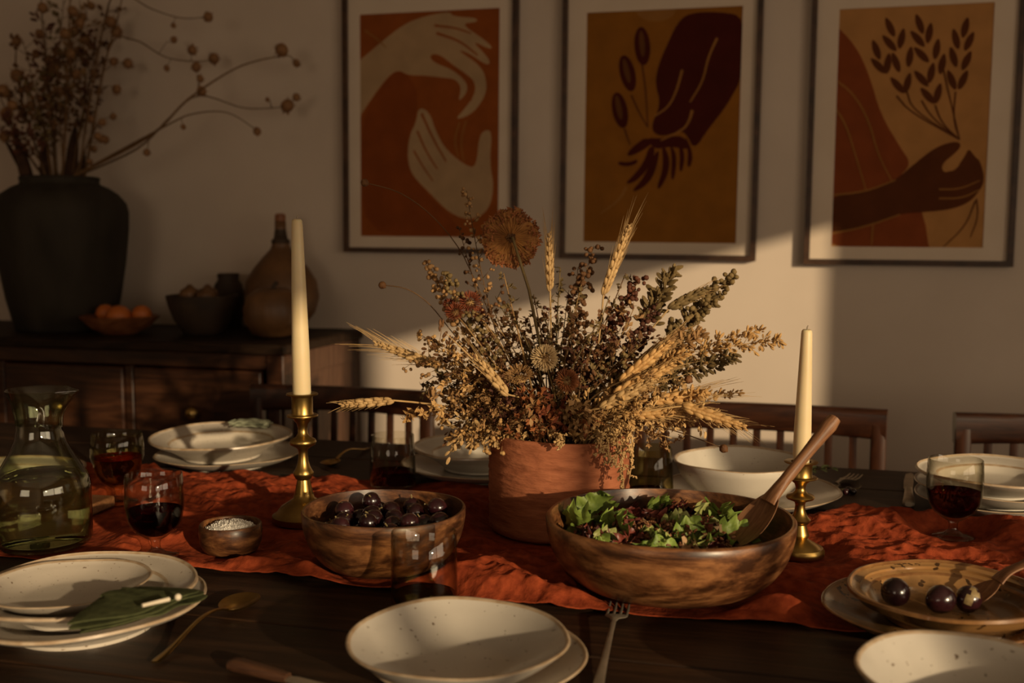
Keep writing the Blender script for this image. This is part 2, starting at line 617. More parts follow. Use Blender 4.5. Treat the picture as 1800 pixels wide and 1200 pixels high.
# ------------------------------------------------------------------ where things stand on the table
RZ = T + .0045                     # top of the flattened runner
P = {}
P['grape'] = at(675, 897, T + .09)
P['salad'] = at(1177, 912, T + .1)
P['vase'] = at(982, 925, RZ)
P['stick_a'] = at(535, 915, RZ)
P['stick_b'] = at(1404, 975, RZ)
P['salt'] = at(405, 920, T + .046)
P['carafe'] = at(78, 957, RZ)
P['rummer_a'] = at(270, 838, T + .125)
P['rummer_b'] = at(205, 766, T + .125)
P['rummer_c'] = at(1680, 812, T + .125)
P['tumbler_a'] = at(690, 768, T + .1)
P['tumbler_b'] = at(1143, 790, T + .1)
P['tumbler_c'] = at(745, 940, T + .095)
P['edge_plate'] = at(5, 832, T + .03)
P['board'] = at(192, 884, T + .02) + Vector((-.11, -.02, 0))
P['plate_c'] = at(1303, 803, T + .083)
P['plate_d'] = at(1752, 828, T + .068)
P['plate_a'] = at(390, 772, T + .05)
P['brown'] = at(1660, 1037, T + .05)
FOOT = [('grape', .065), ('salad', .10), ('vase', .118), ('stick_a', .06), ('stick_b', .042), ('salt', .052), ('carafe', .078),
        ('rummer_a', .04), ('rummer_b', .04), ('rummer_c', .04), ('tumbler_a', .045), ('tumbler_c', .046), ('tumbler_b', .045), ('edge_plate', .10), ('board', .10), ('plate_c', .155), ('plate_d', .14), ('plate_a', .13), ('brown', .135)]
for k in P:
    P[k] = Vector((P[k].x, P[k].y, RZ))

# ------------------------------------------------------------------ runner
RX0, RX1, RY0, RY1 = -1.62, 1.15, 1.335, 1.93


def ridged(p):
    return 1 - abs(noise.noise(p)) * 2


def runner_h(x, y):
    q = Vector((x, y, 0))
    wv = noise.noise_vector(q * 3.1) * .12
    p = Vector((x * 2.6, y * 4.6, 1.7)) + wv * 3
    h = max(0, noise.noise(p)) * .030
    h += max(0, ridged(Vector((x * 6.5 + wv.x * 14, y * 11 + wv.y * 14, 5.1))) - .15) * .011
    h += max(0, ridged(Vector((x * 15 + wv.y * 22, y * 24, 9.3))) - .2) * .0060
    h += (noise.noise(Vector((x * 44, y * 66, 3.3))) + .5) * .0040
    h += max(0, ridged(Vector((x * 30 + wv.x * 40, y * 46, 2.3))) - .25) * .0042
    h += max(0, ridged(Vector((x * 70 + wv.y * 60, y * 90 + wv.x * 50, 6.3))) - .3) * .0018
    return max(0, h)


def runner_mesh():
    nx, ny = 900, 210
    vs, fs = [], []
    foots = [(P[k].x, P[k].y, r) for k, r in FOOT]
    for j in range(ny + 1):
        tv = j / ny
        for i in range(nx + 1):
            x = RX0 + (RX1 - RX0) * i / nx
            ef = noise.noise(Vector((x * 3.2, 0, 4.4))) * .026 + noise.noise(Vector((x * 11, 0, 1.4))) * .011 + noise.noise(Vector((x * 34, 0, 7.4))) * .004
            eb = noise.noise(Vector((x * 2.7, 0, 14.4))) * .03 + noise.noise(Vector((x * 9, 0, 11.4))) * .012 + .012 * max(0, x + .5)
            y = (RY0 + ef) * (1 - tv) + (RY1 + eb) * tv
            ex = noise.noise(Vector((y * 6, 2, 8))) * .03
            x2 = x + (ex if i in (0, nx) else 0)
            h = runner_h(x2, y)
            # bunched folds towards the far right edge
            g = math.exp(-((y - 1.84) / .075) ** 2) * max(0, min(1, (x + .12) * 5))
            h += g * (.020 + .016 * noise.noise(Vector((x * 7, y * 9, 3))))
            g2 = math.exp(-((y - RY0 - ef - .030) / .030) ** 2)
            h += g2 * max(0, .007 + .013 * noise.noise(Vector((x * 9, y * 8, 13))))
            edge = min(1, min(tv, 1 - tv) * 22)
            h *= .35 + .65 * edge
            k = 1.0
            for (fx, fy, fr) in foots:
                d = math.hypot(x2 - fx, y - fy) - fr
                if d < .05:
                    t = max(0, d / .05)
                    k = min(k, t * t * (3 - 2 * t))
            vs.append((x2, y, T + .0025 + h * k))
    for j in range(ny):
        for i in range(nx):
            a = j * (nx + 1) + i
            fs.append((a, a + 1, a + nx + 2, a + nx + 1))
    bb = MB().add(vs, fs)
    o = bb.build('table_runner', M['rust'], angle=180)
    sl = o.modifiers.new('thickness', 'SOLIDIFY')
    sl.thickness = .0012
    sl.offset = -1
    return o


tag(runner_mesh(), 'crumpled rust red gauze runner laid along the dark table', 'table runner')


# ------------------------------------------------------------------ sideboard
SBX1, SBX0, SBY0, SBY1, SBZ = -1.43, -3.35, 2.745, 3.285, .93
sb = thing('sideboard', 'dark wooden sideboard with drawers against the plaster wall', 'sideboard', ((SBX0 + SBX1) / 2, SBY0, 0))
hw = (SBX1 - SBX0) / 2
dp = SBY1 - SBY0
boxpart('top', M['sideboard_top'], sb, -hw - .0, hw + .012, -.015, dp, SBZ - .03, SBZ, .006)
boxpart('side_panel', M['sideboard_v'], sb, hw - .025, hw - .004, .05, dp - .05, .16, SBZ - .03, .003)
boxpart('side_panel', M['sideboard_v'], sb, -hw, -hw + .025, .05, dp - .05, .16, SBZ - .03, .003)
for x in (-hw, hw - .055):
    for y in (0, dp - .06):
        boxpart('post', M['sideboard'], sb, x, x + .055, y, y + .06, 0, SBZ - .03, .005)
boxpart('side_rail', M['sideboard_v'], sb, hw - .03, hw, .06, dp - .06, SBZ - .10, SBZ - .03, .003)
boxpart('back_panel', M['sideboard'], sb, -hw + .05, hw - .05, dp - .03, dp - .01, .16, SBZ - .03)
boxpart('front_rail', M['sideboard'], sb, -hw + .05, hw - .05, .006, .03, SBZ - .075, SBZ - .03)
boxpart('front_rail', M['sideboard'], sb, -hw + .05, hw - .05, .006, .03, .16, .21)
nd = 4
dw = (2 * hw - .11) / nd
for i in range(nd):
    x0 = -hw + .055 + i * dw
    if i:
        boxpart('stile', M['sideboard'], sb, x0 - .014, x0 + .014, .004, .03, .21, SBZ - .075)
    for (z0, z1) in ((.60, SBZ - .08), (.215, .59)):
        f = boxpart('drawer', M['sideboard'], sb, x0 + .018, x0 + dw - .018, .0, .03, z0, z1, .006)
        k_ = MB().lathe([(.009, 0), (.008, .008), (.014, .012), (.021, .022), (.020, .030), (.013, .038), (0, .040)], 20,
                        M=Matrix.Translation((x0 + dw / 2, 0, (z0 + z1) / 2)) @ Matrix.Rotation(PI / 2, 4, 'X'))
        k_.build('knob', M['brass_d'], f, angle=180)

# ------------------------------------------------------------------ dining chairs


def chair(cx, w, label):
    """back faces the wall; cx = centre, local y 0 = front face of the back posts."""
    t = thing('dining_chair', label, 'chair', (cx, 2.58, 0), 0, 'chairs along the far side of the table')
    h = w / 2
    for s in (-1, 1):
        x = s * (h - .018)
        MB().sweep([(x, .06, 0), (x, .02, .3), (x, .015, .45), (x, .016, .65), (x, .02, .80)], .018, .015, 8, power=5, up=(0, 1, 0)).build('back_post', M['mahogany'], t)
        MB().sweep([(x, -.40, 0), (x, -.40, .43)], [.014, .02], [.014, .02], 8, power=5, up=(0, 1, 0)).build('leg', M['mahogany'], t)
        boxpart('side_stretcher', M['mahogany_h'], t, x - .01, x + .01, -.39, .02, .2, .225, .003)
    n = 11
    pts = []
    for i in range(n):
        u = -1 + 2 * i / (n - 1)
        pts.append((u * h, .02 + .022 * (1 - u * u), .80 + .004 * (1 - u * u)))
    MB().sweep(pts, .017, [.036 - .004 * (1 - (2 * i / (n - 1) - 1) ** 2) for i in range(n)], 12, power=5, up=(0, 0, 1)).build('top_rail', M['mahogany_h'], t)
    boxpart('lower_rail', M['mahogany_h'], t, -h + .03, h - .03, .008, .026, .50, .535, .003)
    ns = max(6, round(w / .060) - 1)
    for i in range(ns):
        u = -1 + 2 * (i + 1) / (ns + 1)
        x = u * (h - .018)
        c = .02 + .02 * (1 - u * u)
        MB().sweep([(x, .018, .53), (x, .02 + (c - .02) * .5, .66), (x, c, .785)], .0095, .005, 6, power=4, up=(0, 1, 0)).build('slat', M['mahogany'], t)
    boxpart('seat', M['mahogany_h'], t, -h + .01, h - .01, -.42, .03, .43, .46, .01)
    boxpart('seat_rail', M['mahogany_h'], t, -h + .03, h - .03, -.40, -.38, .37, .43, .003)
    return t


chair(-1.19, .52, 'mahogany chair with slatted back in front of the sideboard corner')
chair(-.118, .585, 'wide mahogany chair with slatted back behind the short candle')
chair(.612, .585, 'mahogany slat-back chair by the stacked plates, its top rail catching sun')

# ------------------------------------------------------------------ framed prints


def chaikin(pts, n=2):
    for _ in range(n):
        q = []
        for i in range(len(pts)):
            a, b_ = Vector(pts[i]), Vector(pts[(i + 1) % len(pts)])
            q += [a * .75 + b_ * .25, a * .25 + b_ * .75]
        pts = q
    return pts


def framed(label, xl, xr, zb, zt, px_rect, bgm, layers, lines, conv, roll):
    cx, cz = (xl + xr) / 2, (zb + zt) / 2
    hw_, hh = (xr - xl) / 2, (zt - zb) / 2
    t = thing('framed_print', label, 'picture', (cx, Y1 - .002, cz), 0, 'framed prints in a row on the wall')
    t.rotation_euler = (0, roll, 0)
    fw_ = .016
    b = MB()
    o4 = [(-hw_, -hh), (hw_, -hh), (hw_, hh), (-hw_, hh)]
    i4 = [(-hw_ + fw_, -hh + fw_), (hw_ - fw_, -hh + fw_), (hw_ - fw_, hh - fw_), (-hw_ + fw_, hh - fw_)]
    vs = [(x, 0, z) for x, z in o4] + [(x, -.028, z) for x, z in o4] + [(x, -.028, z) for x, z in i4] + [(x, -.012, z) for x, z in i4]
    fs = []
    for k in range(4):
        k2 = (k + 1) % 4
        for a in (0, 4, 8):
            fs.append((a + k, a + k2, a + 4 + k2, a + 4 + k))
    b.add(vs, fs)
    b.build('frame', M['frame'], t, smooth=False)
    x0, x1, y0, y1 = px_rect
    pa, pb = aty(x0, y1, Y1 - .02), aty(x1, y0, Y1 - .02)
    pl = [pa.x - cx, pb.x - cx, pa.z - cz, pb.z - cz]
    # mat board with its window
    A, B = hw_ - fw_ + .001, hh - fw_ + .001
    o4 = [(-A, -B), (A, -B), (A, B), (-A, B)]
    i4 = [(pl[0], pl[2]), (pl[1], pl[2]), (pl[1], pl[3]), (pl[0], pl[3])]
    vs = [(x, -.014, z) for x, z in o4] + [(x, -.014, z) for x, z in i4] + [(x * .999, -.0115, z * .999) for x, z in i4]
    fs = []
    for k in range(4):
        k2 = (k + 1) % 4
        fs += [(k, k2, 4 + k2, 4 + k), (4 + k, 4 + k2, 8 + k2, 8 + k)]
    MB().add(vs, fs).build('mat', M['mat'], t, smooth=False)
    # the printed sheet: flat colour shapes
    mats = [bgm]
    b = MB()
    b.box(pl[0] - .006, pl[1] + .006, -.0112, -.006, pl[2] - .006, pl[3] + .006)
    k = 0

    def clampp(q):
        return (max(pl[0], min(pl[1], q[0])), max(pl[2], min(pl[3], q[1])))
    for (mm, polys) in layers:
        if mm not in mats:
            mats.append(mm)
        for pts in polys:
            k += 1
            q = [conv(*p) for p in chaikin([Vector(p) for p in pts])]
            q = [aty(p[0], p[1], Y1 - .02) for p in q]
            q = [clampp((p.x - cx, p.z - cz)) for p in q]
            dp_ = -.0112 - .00005 * k
            v3 = [Vector((x, dp_, z)) for x, z in q]
            tri = tessellate_polygon([v3])
            b.add(v3, [tuple(f) for f in tri], mats.index(mm))
    for (mm, wd, pts) in lines:
        if mm not in mats:
            mats.append(mm)
        k += 1
        q = [aty(*conv(*p), Y1 - .02) for p in pts]
        q = [Vector((p.x - cx, p.z - cz)) for p in q]
        # smooth
        for _ in range(2):
            r = [q[0]]
            for i in range(len(q) - 1):
                r += [q[i] * .75 + q[i + 1] * .25, q[i] * .25 + q[i + 1] * .75]
            q = r + [q[-1]]
        vs, fs = [], []
        for i, p in enumerate(q):
            d = (q[min(i + 1, len(q) - 1)] - q[max(0, i - 1)]).normalized()
            nn = Vector((-d.y, d.x)) * (wd / 2 * (1 - .5 * i / len(q)))
            for s in (1, -1):
                x, z = clampp(p + nn * s)
                vs.append((x, -.0112 - .00005 * k, z))
        for i in range(len(q) - 1):
            fs.append((2 * i, 2 * i + 1, 2 * i + 3, 2 * i + 2))
        b.add(vs, fs, mats.index(mm))
    b.build('print', mats, t, smooth=False)
    return t


def ink(name, c):
    return plain(name, c, tuple(x * .82 for x in c), 14, .9, spec=.1, detail=8)


I_rust = ink('rust ink', (.270, .072, .013))
I_rustd = ink('deep rust ink', (.235, .058, .011))
I_pale = ink('pale ink', (.42, .275, .15))
I_ochre = ink('ochre ink', (.270, .105, .014))
I_dark = ink('dark maroon ink', (.066, .011, .007))
I_ol = ink('olive brown ink', (.130, .050, .014))
I_tan = ink('tan ink', (.44, .215, .072))
I_brick = ink('brick ink', (.225, .055, .016))
I_arm = ink('brown ink', (.100, .030, .010))
I_gold = ink('gold ink', (.30, .135, .035))

cv1 = lambda x, y: (600 + x / 2.61, y / 2.61)
hand1 = [(40, 300), (92, 268), (180, 190), (280, 110), (380, 70), (495, 50), (500, 72), (615, 78), (618, 98), (540, 105), (640, 170), (690, 212), (675, 222),
         (590, 180), (660, 250), (680, 285), (660, 295), (580, 240), (520, 222), (640, 300), (665, 380), (655, 440), (600, 520), (515, 550), (560, 500), (610, 430),
         (610, 370), (560, 330), (500, 290), (450, 250), (410, 245), (400, 265), (430, 290), (500, 315), (570, 370), (575, 420), (530, 470), (548, 400),
         (520, 360), (470, 355), (380, 345), (300, 345), (260, 320), (215, 345), (150, 430), (92, 520), (40, 600)]
hand2 = [(350, 490), (400, 510), (430, 600), (480, 690), (590, 770), (620, 750), (630, 620), (660, 590), (690, 600), (680, 740), (700, 850), (680, 960),
         (600, 1010), (500, 980), (400, 880), (320, 800), (300, 720), (310, 620), (340, 560)]
cloth1 = [(80, 545), (215, 345), (260, 320), (320, 360), (350, 450), (330, 600), (300, 760), (400, 900), (520, 1010), (560, 1095), (80, 1095)]
framed('framed print of two pale hands on rust orange, nearest the sideboard', -1.476, -.893, 1.180, 2.055, (635, 876, 12, 416), I_rust,
       [(I_rustd, [cloth1]), (I_pale, [hand1, hand2])],
       [(I_rust, .009, [(365, 520), (420, 640), (480, 740)]), (I_rust, .008, [(345, 600), (390, 700), (440, 775)]), (I_rust, .007, [(330, 690), (370, 760), (420, 830)]),
        (I_rust, .009, [(430, 150), (540, 185), (620, 250)]), (I_rust, .008, [(420, 115), (520, 125), (590, 150)]), (I_rust, .009, [(540, 330), (600, 380), (590, 460)]),
        (I_gold, .006, [(570, 550), (545, 640), (560, 740)]), (I_gold, .006, [(540, 560), (515, 640), (535, 720)]), (I_gold, .006, [(100, 140), (160, 180), (200, 220)])],
       cv1, math.radians(.5))

cv2 = lambda x, y: (980 + x / 3.53, y / 3.53)
sleeve = [(1160, 95), (1000, 65), (800, 75), (730, 150), (680, 260), (620, 400), (600, 520), (640, 640), (570, 800), (640, 850), (760, 810), (800, 830),
          (850, 930), (940, 790), (1050, 650), (1160, 440)]
fing = [[(550, 850), (600, 880), (520, 940), (440, 975), (430, 950), (490, 890)], [(375, 1000), (440, 1010), (500, 985), (495, 1015), (440, 1035), (380, 1028)],
        [(570, 900), (615, 920), (565, 1050), (480, 1135), (415, 1145), (480, 1080), (540, 1000)],
        [(595, 960), (640, 920), (605, 1085), (540, 1165), (450, 1200), (540, 1100)],
        [(645, 880), (695, 960), (695, 1065), (640, 1175), (615, 1165), (660, 1040)], [(695, 880), (745, 960), (728, 1115), (705, 1110), (712, 980)],
        [(740, 850), (795, 940), (778, 1065), (757, 1060), (762, 950)], [(785, 820), (845, 950), (828, 1035), (805, 1030), (812, 940)],
        [(550, 850), (640, 860), (780, 830), (830, 930), (700, 905), (600, 930)]]


def oval(cx, cy, rx, ry, tilt, n=10):
    t = math.radians(tilt)
    return [(cx + rx * cos(a) * cos(t) - ry * sin(a) * sin(t), cy + rx * cos(a) * sin(t) + ry * sin(a) * cos(t)) for a in [2 * PI * k / n for k in range(n)]]


pods = [oval(520, 285, 52, 125, -5), oval(430, 455, 50, 120, -14), oval(385, 685, 50, 118, -12)]
podin = [oval(518, 270, 18, 85, -5), oval(424, 440, 18, 80, -14), oval(378, 668, 18, 80, -12)]
framed('framed print of a dark sleeve and hand with three seed heads on ochre', -.752, -.158, 1.163, 2.045, (1027, 1304, 8, 426), I_ochre,
       [(I_gold, [oval(600, 60, 130, 75, 0)]), (I_dark, [sleeve] + fing + pods), (I_ol, podin)],
       [(I_arm, .006, [(520, 400), (545, 560), (560, 790)]), (I_arm, .006, [(455, 590), (500, 690), (560, 790)]), (I_arm, .006, [(415, 800), (450, 900)]),
        (I_gold, .008, [(770, 430), (740, 550), (690, 660), (600, 720)]), (I_gold, .008, [(985, 230), (930, 350), (900, 500), (820, 630)]),
        (I_gold, .009, [(835, 680), (820, 740), (785, 800), (640, 870)]), (I_gold, .010, [(430, 1160), (390, 1240), (270, 1330)])],
       cv2, math.radians(.6))

cv3 = lambda x, y: (1160 + x / 2.5, y / 2.5)
robe = [(740, 80), (860, 200), (920, 330), (970, 500), (1060, 650), (1110, 720), (1040, 790), (1180, 930), (1192, 1300), (700, 1300)]
arm = [(740, 860), (900, 850), (1040, 790), (1130, 710), (1220, 640), (1310, 615), (1330, 640), (1290, 680), (1240, 720), (1250, 760), (1300, 740), (1340, 690),
       (1360, 645), (1390, 690), (1410, 700), (1435, 790), (1400, 850), (1360, 890), (1280, 920), (1180, 930), (1060, 940), (960, 975), (850, 1010), (740, 1030)]
lv = [(1010, 120, -25), (950, 220, -20), (1060, 170, 12), (1008, 190, -42), (960, 290, -45), (1000, 280, 8), (1037, 275, -20), (1097, 250, 8), (1045, 375, -42), (1088, 365, 14),
      (1140, 105, -20), (1182, 145, 10), (1132, 170, -42), (1215, 215, 10), (1150, 240, -45), (1240, 280, 12), (1150, 345, -42), (1192, 320, 12), (1178, 420, -42), (1222, 410, 14),
      (1340, 120, 14), (1300, 170, -14), (1358, 180, 25), (1290, 250, -16), (1347, 265, 25), (1283, 350, -22), (1332, 350, 25)]
leaves = []
for (x, y, a) in lv:
    t = math.radians(a)
    leaves.append([(x + u * cos(t) - v * sin(t), y + u * sin(t) + v * cos(t)) for u, v in ((0, -56), (15, -22), (17, 14), (6, 44), (-6, 44), (-17, 14), (-15, -22))])
framed('framed print of a brown arm holding wheat on tan, farthest from the sideboard', -.022, .541, 1.150, 2.035, (1463, 1748, 2, 434), I_tan,
       [(I_brick, [robe]), (I_arm, [arm] + leaves), (I_tan, [[(1245, 715), (1300, 672), (1332, 678), (1318, 730), (1275, 758)]])],
       [(I_arm, .005, [(1085, 400), (1110, 480), (1320, 612)]), (I_arm, .005, [(1150, 440), (1200, 520), (1320, 612)]), (I_arm, .005, [(1210, 460), (1240, 540), (1320, 612)]),
        (I_arm, .005, [(1245, 300), (1280, 450), (1320, 612)]), (I_arm, .005, [(1300, 400), (1290, 520), (1320, 612)]), (I_arm, .005, [(1040, 420), (1100, 490), (1320, 612)]),
        (I_gold, .006, [(760, 345), (850, 410), (920, 530), (960, 680), (1025, 800)]), (I_gold, .006, [(760, 460), (820, 550), (860, 680), (910, 840)]),
        (I_gold, .006, [(745, 860), (900, 845), (1040, 790)]), (I_gold, .006, [(745, 1030), (900, 1000), (1060, 942)]), (I_gold, .005, [(940, 990), (935, 1080)]),
        (I_gold, .005, [(1230, 830), (1320, 830), (1410, 790)]), (I_gold, .005, [(1230, 870), (1330, 870), (1410, 830)]),
        (I_arm, .004, [(1395, 870), (1405, 950), (1370, 1040)]), (I_arm, .004, [(1390, 880), (1350, 990), (1250, 1085)])],
       cv3, math.radians(.4))

# ------------------------------------------------------------------ things on the sideboard


def on_sb(px, y):
    """a point on the sideboard top under photo column px at depth y."""
    p = aty(px, 600, y)
    return Vector((p.x, y, SBZ))


p = on_sb(116, 3.02)
vase_b = thing('floor_vase', 'tall charcoal ribbed stoneware jar holding dried branches on the sideboard', 'vase', p)
prof = [(0, 0), (.145, 0), (.155, .006), (.178, .10), (.198, .22), (.210, .33), (.212, .385), (.205, .415), (.18, .445), (.15, .465), (.125, .475), (.122, .485), (.126, .496), (.120, .500),
        (.108, .494), (.108, .47), (.14, .44), (.185, .40), (.19, .3), (.165, .1), (.13, .02), (0, .02)]
MB().lathe([(r * .985, z * .99) for r, z in prof], 72, warp=lambda v, r, a, z: Vector((v.x * (1 + .008 * cos(a * 12)), v.y * (1 + .008 * cos(a * 12)), v.z))).build('body', M['charcoal'], vase_b, angle=60)
VB = p

p = on_sb(212, 2.92)
fb = thing('fruit_dish', 'shallow reddish wooden dish in front of the charcoal jar', 'bowl', p)
MB().lathe([(0, 0), (.05, 0), (.055, .004), (.09, .022), (.118, .052), (.121, .056), (.116, .057), (.088, .028), (.05, .012), (0, .010)], 48).build('body', M['redwood'], fb, angle=60)
for i, (dx, dy, r, zz) in enumerate(((0.0, -.005, .040, .052), (-.066, .02, .030, .062), (.062, .025, .031, .060))):
    o = thing('orange', ['large orange in the middle of the reddish dish', 'small orange resting nearest the charcoal jar', 'small orange resting nearest the carved bowl'][i], 'fruit', p + Vector((dx, dy, zz)), i, 'oranges in the dish')
    MB().lathe([(0, -r * .94), (r * .5, -r * .83), (r * .87, -r * .45), (r, 0), (r * .87, r * .46), (r * .5, r * .83), (.004, r * .91), (0, r * .89)], 28).build('peel', M['orange'], o, angle=180)
    MB().lathe([(0, r * .9), (.004, r * .9), (.003, r * .97), (0, r * .97)], 8).build('stem_end', M['stemgreen'], o)

p = on_sb(358, 2.98)
o = thing('carved_bowl', 'deep dark wooden bowl between the dish and the gourds', 'bowl', p)
MB().lathe([(0, 0), (.055, 0), (.062, .006), (.088, .045), (.104, .09), (.111, .120), (.107, .122), (.098, .095), (.08, .05), (.05, .014), (0, .012)], 48).build('body', M['darkclay'], o, angle=60)
for i, (dx, dy, zz, r) in enumerate(((-.035, -.015, .122, .034), (.030, -.03, .118, .030), (-.005, .04, .120, .034))):
    n = thing('dried_pod', ['knobbly dried pod at the near side of the deep bowl', 'small dried pod toward the gourds in the deep bowl', 'dried pod at the back of the deep bowl'][i], 'seed pod', p + Vector((dx, dy, zz)), i * 2, 'pods in the deep bowl')
    MB().lathe([(0, -r), (r * .6, -r * .75), (r, -r * .1), (r * .85, r * .45), (r * .4, r * .7), (r * .2, r * .95), (0, r)], 20, warp=lambda v, r_, a, z: Vector((v.x * (1 + .06 * cos(a * 6)), v.y * (1 + .06 * cos(a * 6)), v.z))).build('shell', M['gourd'], n, angle=180)
p = on_sb(404, 3.20)
o = thing('small_jar', 'small dark clay jar standing behind the deep bowl', 'jar', p)
MB().lathe([(0, 0), (.036, 0), (.04, .005), (.050, .06), (.052, .11), (.045, .145), (.034, .16), (.036, .18), (.032, .182), (.029, .165), (.04, .14), (.046, .1), (.035, .012), (0, .01)], 32).build('body', M['darkclay'], o, angle=60)

p = on_sb(497, 3.13)
o = thing('bottle_gourd', 'tall tan bottle gourd with a narrow neck behind the candle', 'gourd', p)
MB().lathe([(0, .004), (.03, 0), (.07, .018), (.105, .06), (.119, .11), (.112, .16), (.085, .205), (.055, .24), (.034, .262), (.027, .278), (.029, .281), (.029, .293), (.022, .296), (.018, .325), (.0175, .352), (0, .353)], 40,
           mats=[0] * 10 + [1] * 3 + [0] * 2).build('body', [M['gourd'], M['darkclay']], o, angle=180)
MB().lathe([(0, .350), (.0165, .350), (.0175, .36), (.0165, .372), (.010, .376), (0, .376)], 20).build('stopper', M['redwood'], o)
p = on_sb(481, 2.925)
o = thing('squash', 'squat ribbed squash in front of the bottle gourd', 'gourd', p)
MB().lathe([(0, .012), (.03, 0), (.06, .012), (.082, .05), (.086, .085), (.075, .125), (.045, .148), (.015, .146), (0, .140)], 60,
           warp=lambda v, r, a, z: Vector((v.x * (1 + .035 * abs(cos(a * 5))), v.y * (1 + .035 * abs(cos(a * 5))), v.z))).build('body', M['gourd'], o, angle=180)
MB().tube([(0, 0, .139), (.004, 0, .155), (.014, .004, .168)], [.010, .006, .007], 8).build('stalk', M['darkclay'], o)


# ------------------------------------------------------------------ candlesticks and candles
def candlestick(key, prof, label, cat='candlestick'):
    o = thing('candlestick', label, cat, P[key], 0, 'brass candlesticks on the runner')
    MB().lathe(prof['foot'], 56).build('foot', M['brass'], o, angle=50)
    MB().lathe(prof['shaft'], 44).build('shaft', M['brass'], o, angle=50)
    MB().lathe(prof['socket'], 44).build('socket', M['brass'], o, angle=50)
    return o


def cs_prof(s, k, foot_r):
    """turned profile; s = height scale (1 = tall one), k = radius scale."""
    foot = [(0, .002), (foot_r * .96, 0), (foot_r, .002), (foot_r, .007 * s + .004), (foot_r * .93, .013), (foot_r * .84, .016 * s + .002), (foot_r * .72, .026 * s), (foot_r * .48, .034 * s), (foot_r * .33, .040 * s), (.016 * k, .048 * s), (0, .048 * s)]
    sh = [(0, .046 * s), (.0155 * k, .046 * s), (.0145 * k, .052 * s), (.0115 * k, .066 * s), (.0105 * k, .071 * s), (.0135 * k, .0735 * s), (.0165 * k, .079 * s), (.0170 * k, .083 * s), (.0135 * k, .0885 * s), (.011 * k, .094 * s), (.0085 * k, .104 * s),
          (.0075 * k, .116 * s), (.0085 * k, .123 * s), (.013 * k, .1265 * s), (.0205 * k, .1305 * s), (.0225 * k, .135 * s), (.0205 * k, .1395 * s), (.012 * k, .1435 * s), (.0085 * k, .149 * s), (.0075 * k, .157 * s), (.0095 * k, .166 * s), (.0145 * k, .172 * s), (.0165 * k, .176 * s), (0, .1765 * s)]
    so = [(0, .1755 * s), (.017 * k, .1755 * s), (.0255 * k, .178 * s), (.0262 * k, .1795 * s), (.0255 * k, .181 * s), (.0185 * k, .182 * s), (.0175 * k, .185 * s), (.0175 * k, .210 * s), (.0185 * k, .2125 * s), (.026 * k, .2145 * s), (.0265 * k, .216 * s), (.0255 * k, .2172 * s), (.0155 * k, .2165 * s), (.0152 * k, .190 * s), (0, .190 * s)]
    return {'foot': foot, 'shaft': sh, 'socket': so}


def candle(key, z0, L, r0, r1, label, lean):
    o = thing('taper_candle', label, 'candle', P[key] + Vector((0, 0, z0)), 0, 'ivory tapers in the candlesticks')
    o.rotation_euler = (0, lean, 0)
    MB().lathe([(0, 0), (r0 * .9, 0), (r0 * .9, .02), (r0, .028), (r0 * .97, L * .3), ((r0 + r1) / 2, L * .62), (r1, L * .97), (r1 * .92, L * .99), (r1 * .7, L), (r1 * .35, L - .0015), (0, L - .002)], 36).build('wax', M['wax'], o, angle=180)
    MB().tube([(0, 0, L - .004), (.0005, 0, L + .003), (.0015, 0, L + .006)], [.0012, .0011, .0008], 6).build('wick', M['wick'], o)
    return o


candlestick('stick_a', cs_prof(1.0, 1.0, .053), 'tall brass candlestick beside the grape bowl')
candle('stick_a', .1905, .315, .0152, .0092, 'long ivory taper candle above the grape bowl', math.radians(-.6))
candlestick('stick_b', cs_prof(.66, .95, .0375), 'short brass candlestick behind the salad spoon')
candle('stick_b', .1265, .214, .0130, .0080, 'shorter ivory taper candle behind the salad spoon', math.radians(.9))

# ------------------------------------------------------------------ bowls of wood


def turned_bowl(name, key, R, H, foot, t, m, label, cat='bowl'):
    o = thing(name, label, cat, P[key])
    out, inn = [], []
    n = 14
    for i in range(n + 1):
        a = i / n * PI / 2
        r = foot + (R - foot) * sin(a) ** .85
        z = .004 + (H - .004) * (1 - cos(a)) ** 1.0
        out.append((r, z))
    for i in range(n + 1):
        a = (1 - i / n) * PI / 2
        r = max(0, foot - t) + (R - t - max(0, foot - t)) * sin(a) ** .85
        z = t + .004 + (H - .004 - t) * (1 - cos(a))
        inn.append((r, z))
    prof = [(0, .002), (foot * .85, 0), (foot * .97, .001)] + out + [(R - t * .25, H + .0025), (R - t * .7, H + .0025)] + inn[1:] + [(0, t + .004)]

    def warp(v, r, a, z):
        k = 1 + .006 * sin(2 * a + 1) * (z / H)
        return Vector((v.x * k, v.y * k, v.z + .0012 * sin(3 * a) * (z / H)))
    MB().lathe(prof, 96, warp=warp).build('body', m, o, angle=50)
    return o


def bowl_inner_z(r, R, H, foot, t):
    """height of the inside of a turned bowl at radius r."""
    f = max(0, foot - t)
    s = max(0, min(1, (r - f) / (R - t - f)))
    a = math.asin(min(1, s ** (1 / .85)))
    return t + .004 + (H - .004 - t) * (1 - cos(a))


GB = (.1165, .088, .05, .006)
turned_bowl('grape_bowl', 'grape', *GB, M['acacia_d'], 'round wooden bowl filled with dark grapes')
SBW = (.167, .098, .075, .009)
turned_bowl('salad_bowl', 'salad', *SBW, M['acacia'], 'large wooden bowl of salad at the middle of the table')

